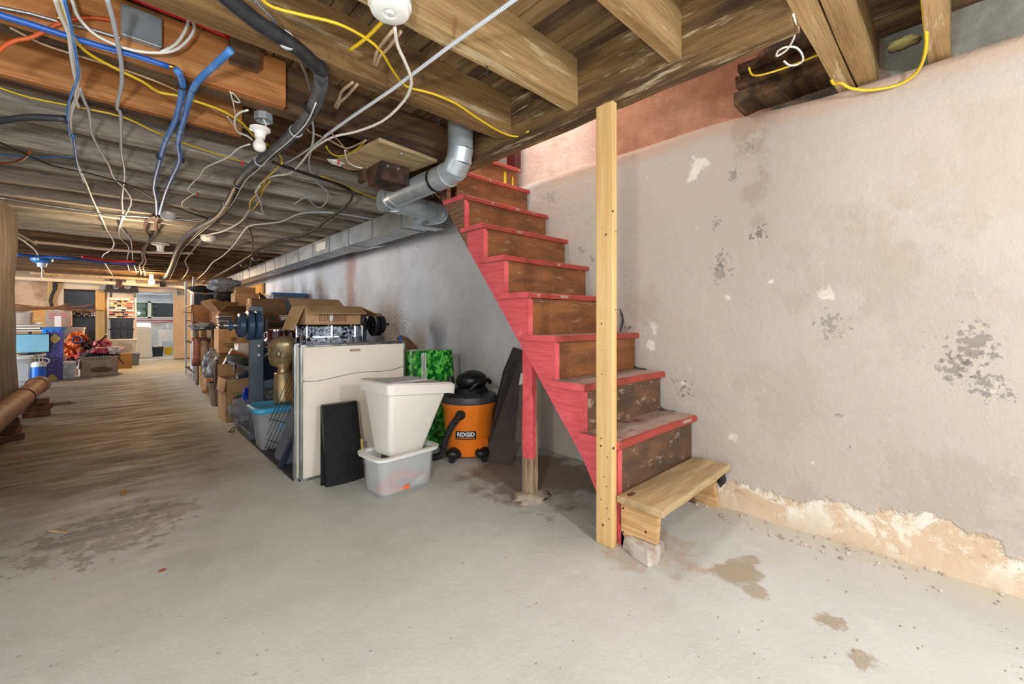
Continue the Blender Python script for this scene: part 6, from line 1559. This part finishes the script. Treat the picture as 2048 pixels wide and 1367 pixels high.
part('basin', B().loft([(z0-.02, hw*.86, .24, .04), (z1-.02, hw, .28, .04), (z1-.02, hw*.93, .25, .04), (z0+.03, hw*.8, .2, .04)], 4), 'appliance', t, smooth='a')
for sx in (-1, 1):
    for sy in (-1, 1): part('leg', B().box(sx*hw*.75-.03, sx*hw*.75+.03, sy*.2-.02, sy*.2+.02, 0, z0), 'appliance', t)
part('faucet', B().tube([(0, .22, z1), (0, .22, z1+.12), (0, .12, z1+.13), (0, .06, z1+.08)], .012, 8), 'chrome', t, smooth=True)
for s in (-.07, .07): part('tap_handle', B().cyl((s, .22, z1), (s, .22, z1+.05), .018, seg=10), 'chrome', t)
c = at(316, 712, y=14.9)
t = tote('navy blue laundry basket on the floor beside the washer', (c.x, 15.0, .02), .24, .26, .26, 0, 'tote_dkblue', None, .85, ribs=False, name='laundry_basket', cat='basket')
part('washing', B().blob((0, 0, .25), (.10, .10, .05), 3, .4, 2, 3), 'cloth_white', t, smooth=True)
c = at(337, 712, y=15.2)
t = thing('yellow_bucket', 'yellow bucket on the floor under the utility sink', 'bucket', (c.x, 15.3, .02))
part('body', B().lathe([(.001, 0), (.08, 0), (.1, .22), (.09, .22), (.075, .01)], (0, 0, 0), 20), 'wire_yellow', t, smooth='a')
part('handle', B().tube([(-.1, 0, .2), (0, -.08, .12), (.1, 0, .2)], .005, 6), 'steel', t)
wire('hanging_cable', 'thick black cable drooping down the stone wall at the far left', 'wire_black', [(108,560),(112,572),(104,590),(101,602),(104,612)], .03, y=13.64)
solo('cable_box', B().box(at(106, 570, y=13.5).x, at(112, 570, y=13.5).x, 13.60, 13.72, at(110, 578, y=13.5).z, at(110, 562, y=13.5).z), 'black_plastic', 'small black box at the top of the drooping cable', 'box')

# ================================================================ left foreground
t = thing('clay_drain_pipe', 'old terracotta drain pipe along the foot of the left pier', 'pipe', (-.64, 5.6, .2))
part('pipe', B().tube([(-.60, 3.9, .34), (-.60, 4.6, .335), (-.60, 5.3, .33), (-.61, 6.1, .32), (-.62, 6.75, .31)], .075, 20, 3), 'terracotta', t, local=False, smooth='a')
part('hub', B().cyl((-.62, 6.62, .312), (-.62, 6.80, .308), .09, seg=20), 'terracotta', t, local=False, smooth='a')
part('strap', B().cyl((-.60, 5.55, .33), (-.60, 5.57, .33), .079, seg=20), 'rusty_metal', t, local=False)
k = 0
for (x, y, z, rz) in ((-.62, 6.6, 0, .1), (-.61, 6.62, .062, -.1), (-.63, 6.6, .124, .05), (-.68, 5.40, 0, .3), (-.70, 5.42, .062, -.2), (-.70, 5.38, .124, .2)):
    m_ = Matrix.Translation((x, y, z)) @ Matrix.Rotation(rz, 4, 'Z')
    solo('brick', B().box(-.1, .1, -.06, .06, .001, .06, m_), 'brick_red', ('red brick on the floor under the clay pipe, ' if k in (0, 3) else 'red brick propping the clay pipe, ')+('far stack, lowest', 'far stack, middle', 'far stack, top', 'near stack, lowest', 'near stack, middle', 'near stack, top')[k], 'brick', 'bricks under the clay pipe', bevel=.006); k += 1
wire('floor_cable', 'thin dark cable looped on the floor by the clay pipe', 'rusty_metal', [(58,800),(80,805),(110,806),(140,803),(143,806),(115,809),(85,811),(64,813)], .006, .008, 'cable')
# litter on the slab
c = at(247, 986, z=0)
solo('dry_leaf', B().blob((c.x, c.y, .006), (.012, .03, .006), 2, .5, 2, 3), 'leaf_orange', 'small orange leaf lying alone on the floor', 'leaf', smooth=True)
c = at(118, 1063, z=0)
solo('wood_splinter', B().box(-.05, .05, -.006, .006, 0, .006, Matrix.Translation((c.x, c.y, 0)) @ Matrix.Rotation(-.9, 4, 'Z')), 'cardboard_light', 'pale wood splinter on the grimy floor at the lower left', 'splinter')
c = at(325, 1140, z=0)
solo('rust_flake', B().blob((c.x, c.y, .002), (.012, .012, .002), 4, .5, 2, 2), 'rust_orange', 'orange rust flake on the bare floor left of centre', 'flake')
db = B(); rn = random.Random(11)
for i in range(230):
    px, py = rn.uniform(0, 2048), rn.uniform(830, 1360); c = at(px, py, z=0)
    if c.x > 2.3 or c.y > 6 or (c.x > .75 and c.y > 2.2): continue
    s = rn.uniform(.0012, .0035); db.blob((c.x, c.y, s*.4), (s*rn.uniform(.8, 2), s, s*.6), i, .4, 2, 1)
o = mkobj('floor_debris', db, 'concrete_lump'); o['kind'] = 'stuff'; tag(o, 'scattered crumbs and grit on the concrete floor', 'debris')
db = B()
for i in range(70):
    y = rn.uniform(-.1, 1.0); x = rn.uniform(2.2, 2.38); s = rn.uniform(.003, .010); db.blob((x, y, s*.4), (s*1.3, s, s*.7), i, .4, 2, 1)
o = mkobj('plaster_crumbs', db, 'block_white'); o['kind'] = 'stuff'; tag(o, 'pale plaster crumbs along the foot of the right wall', 'debris')
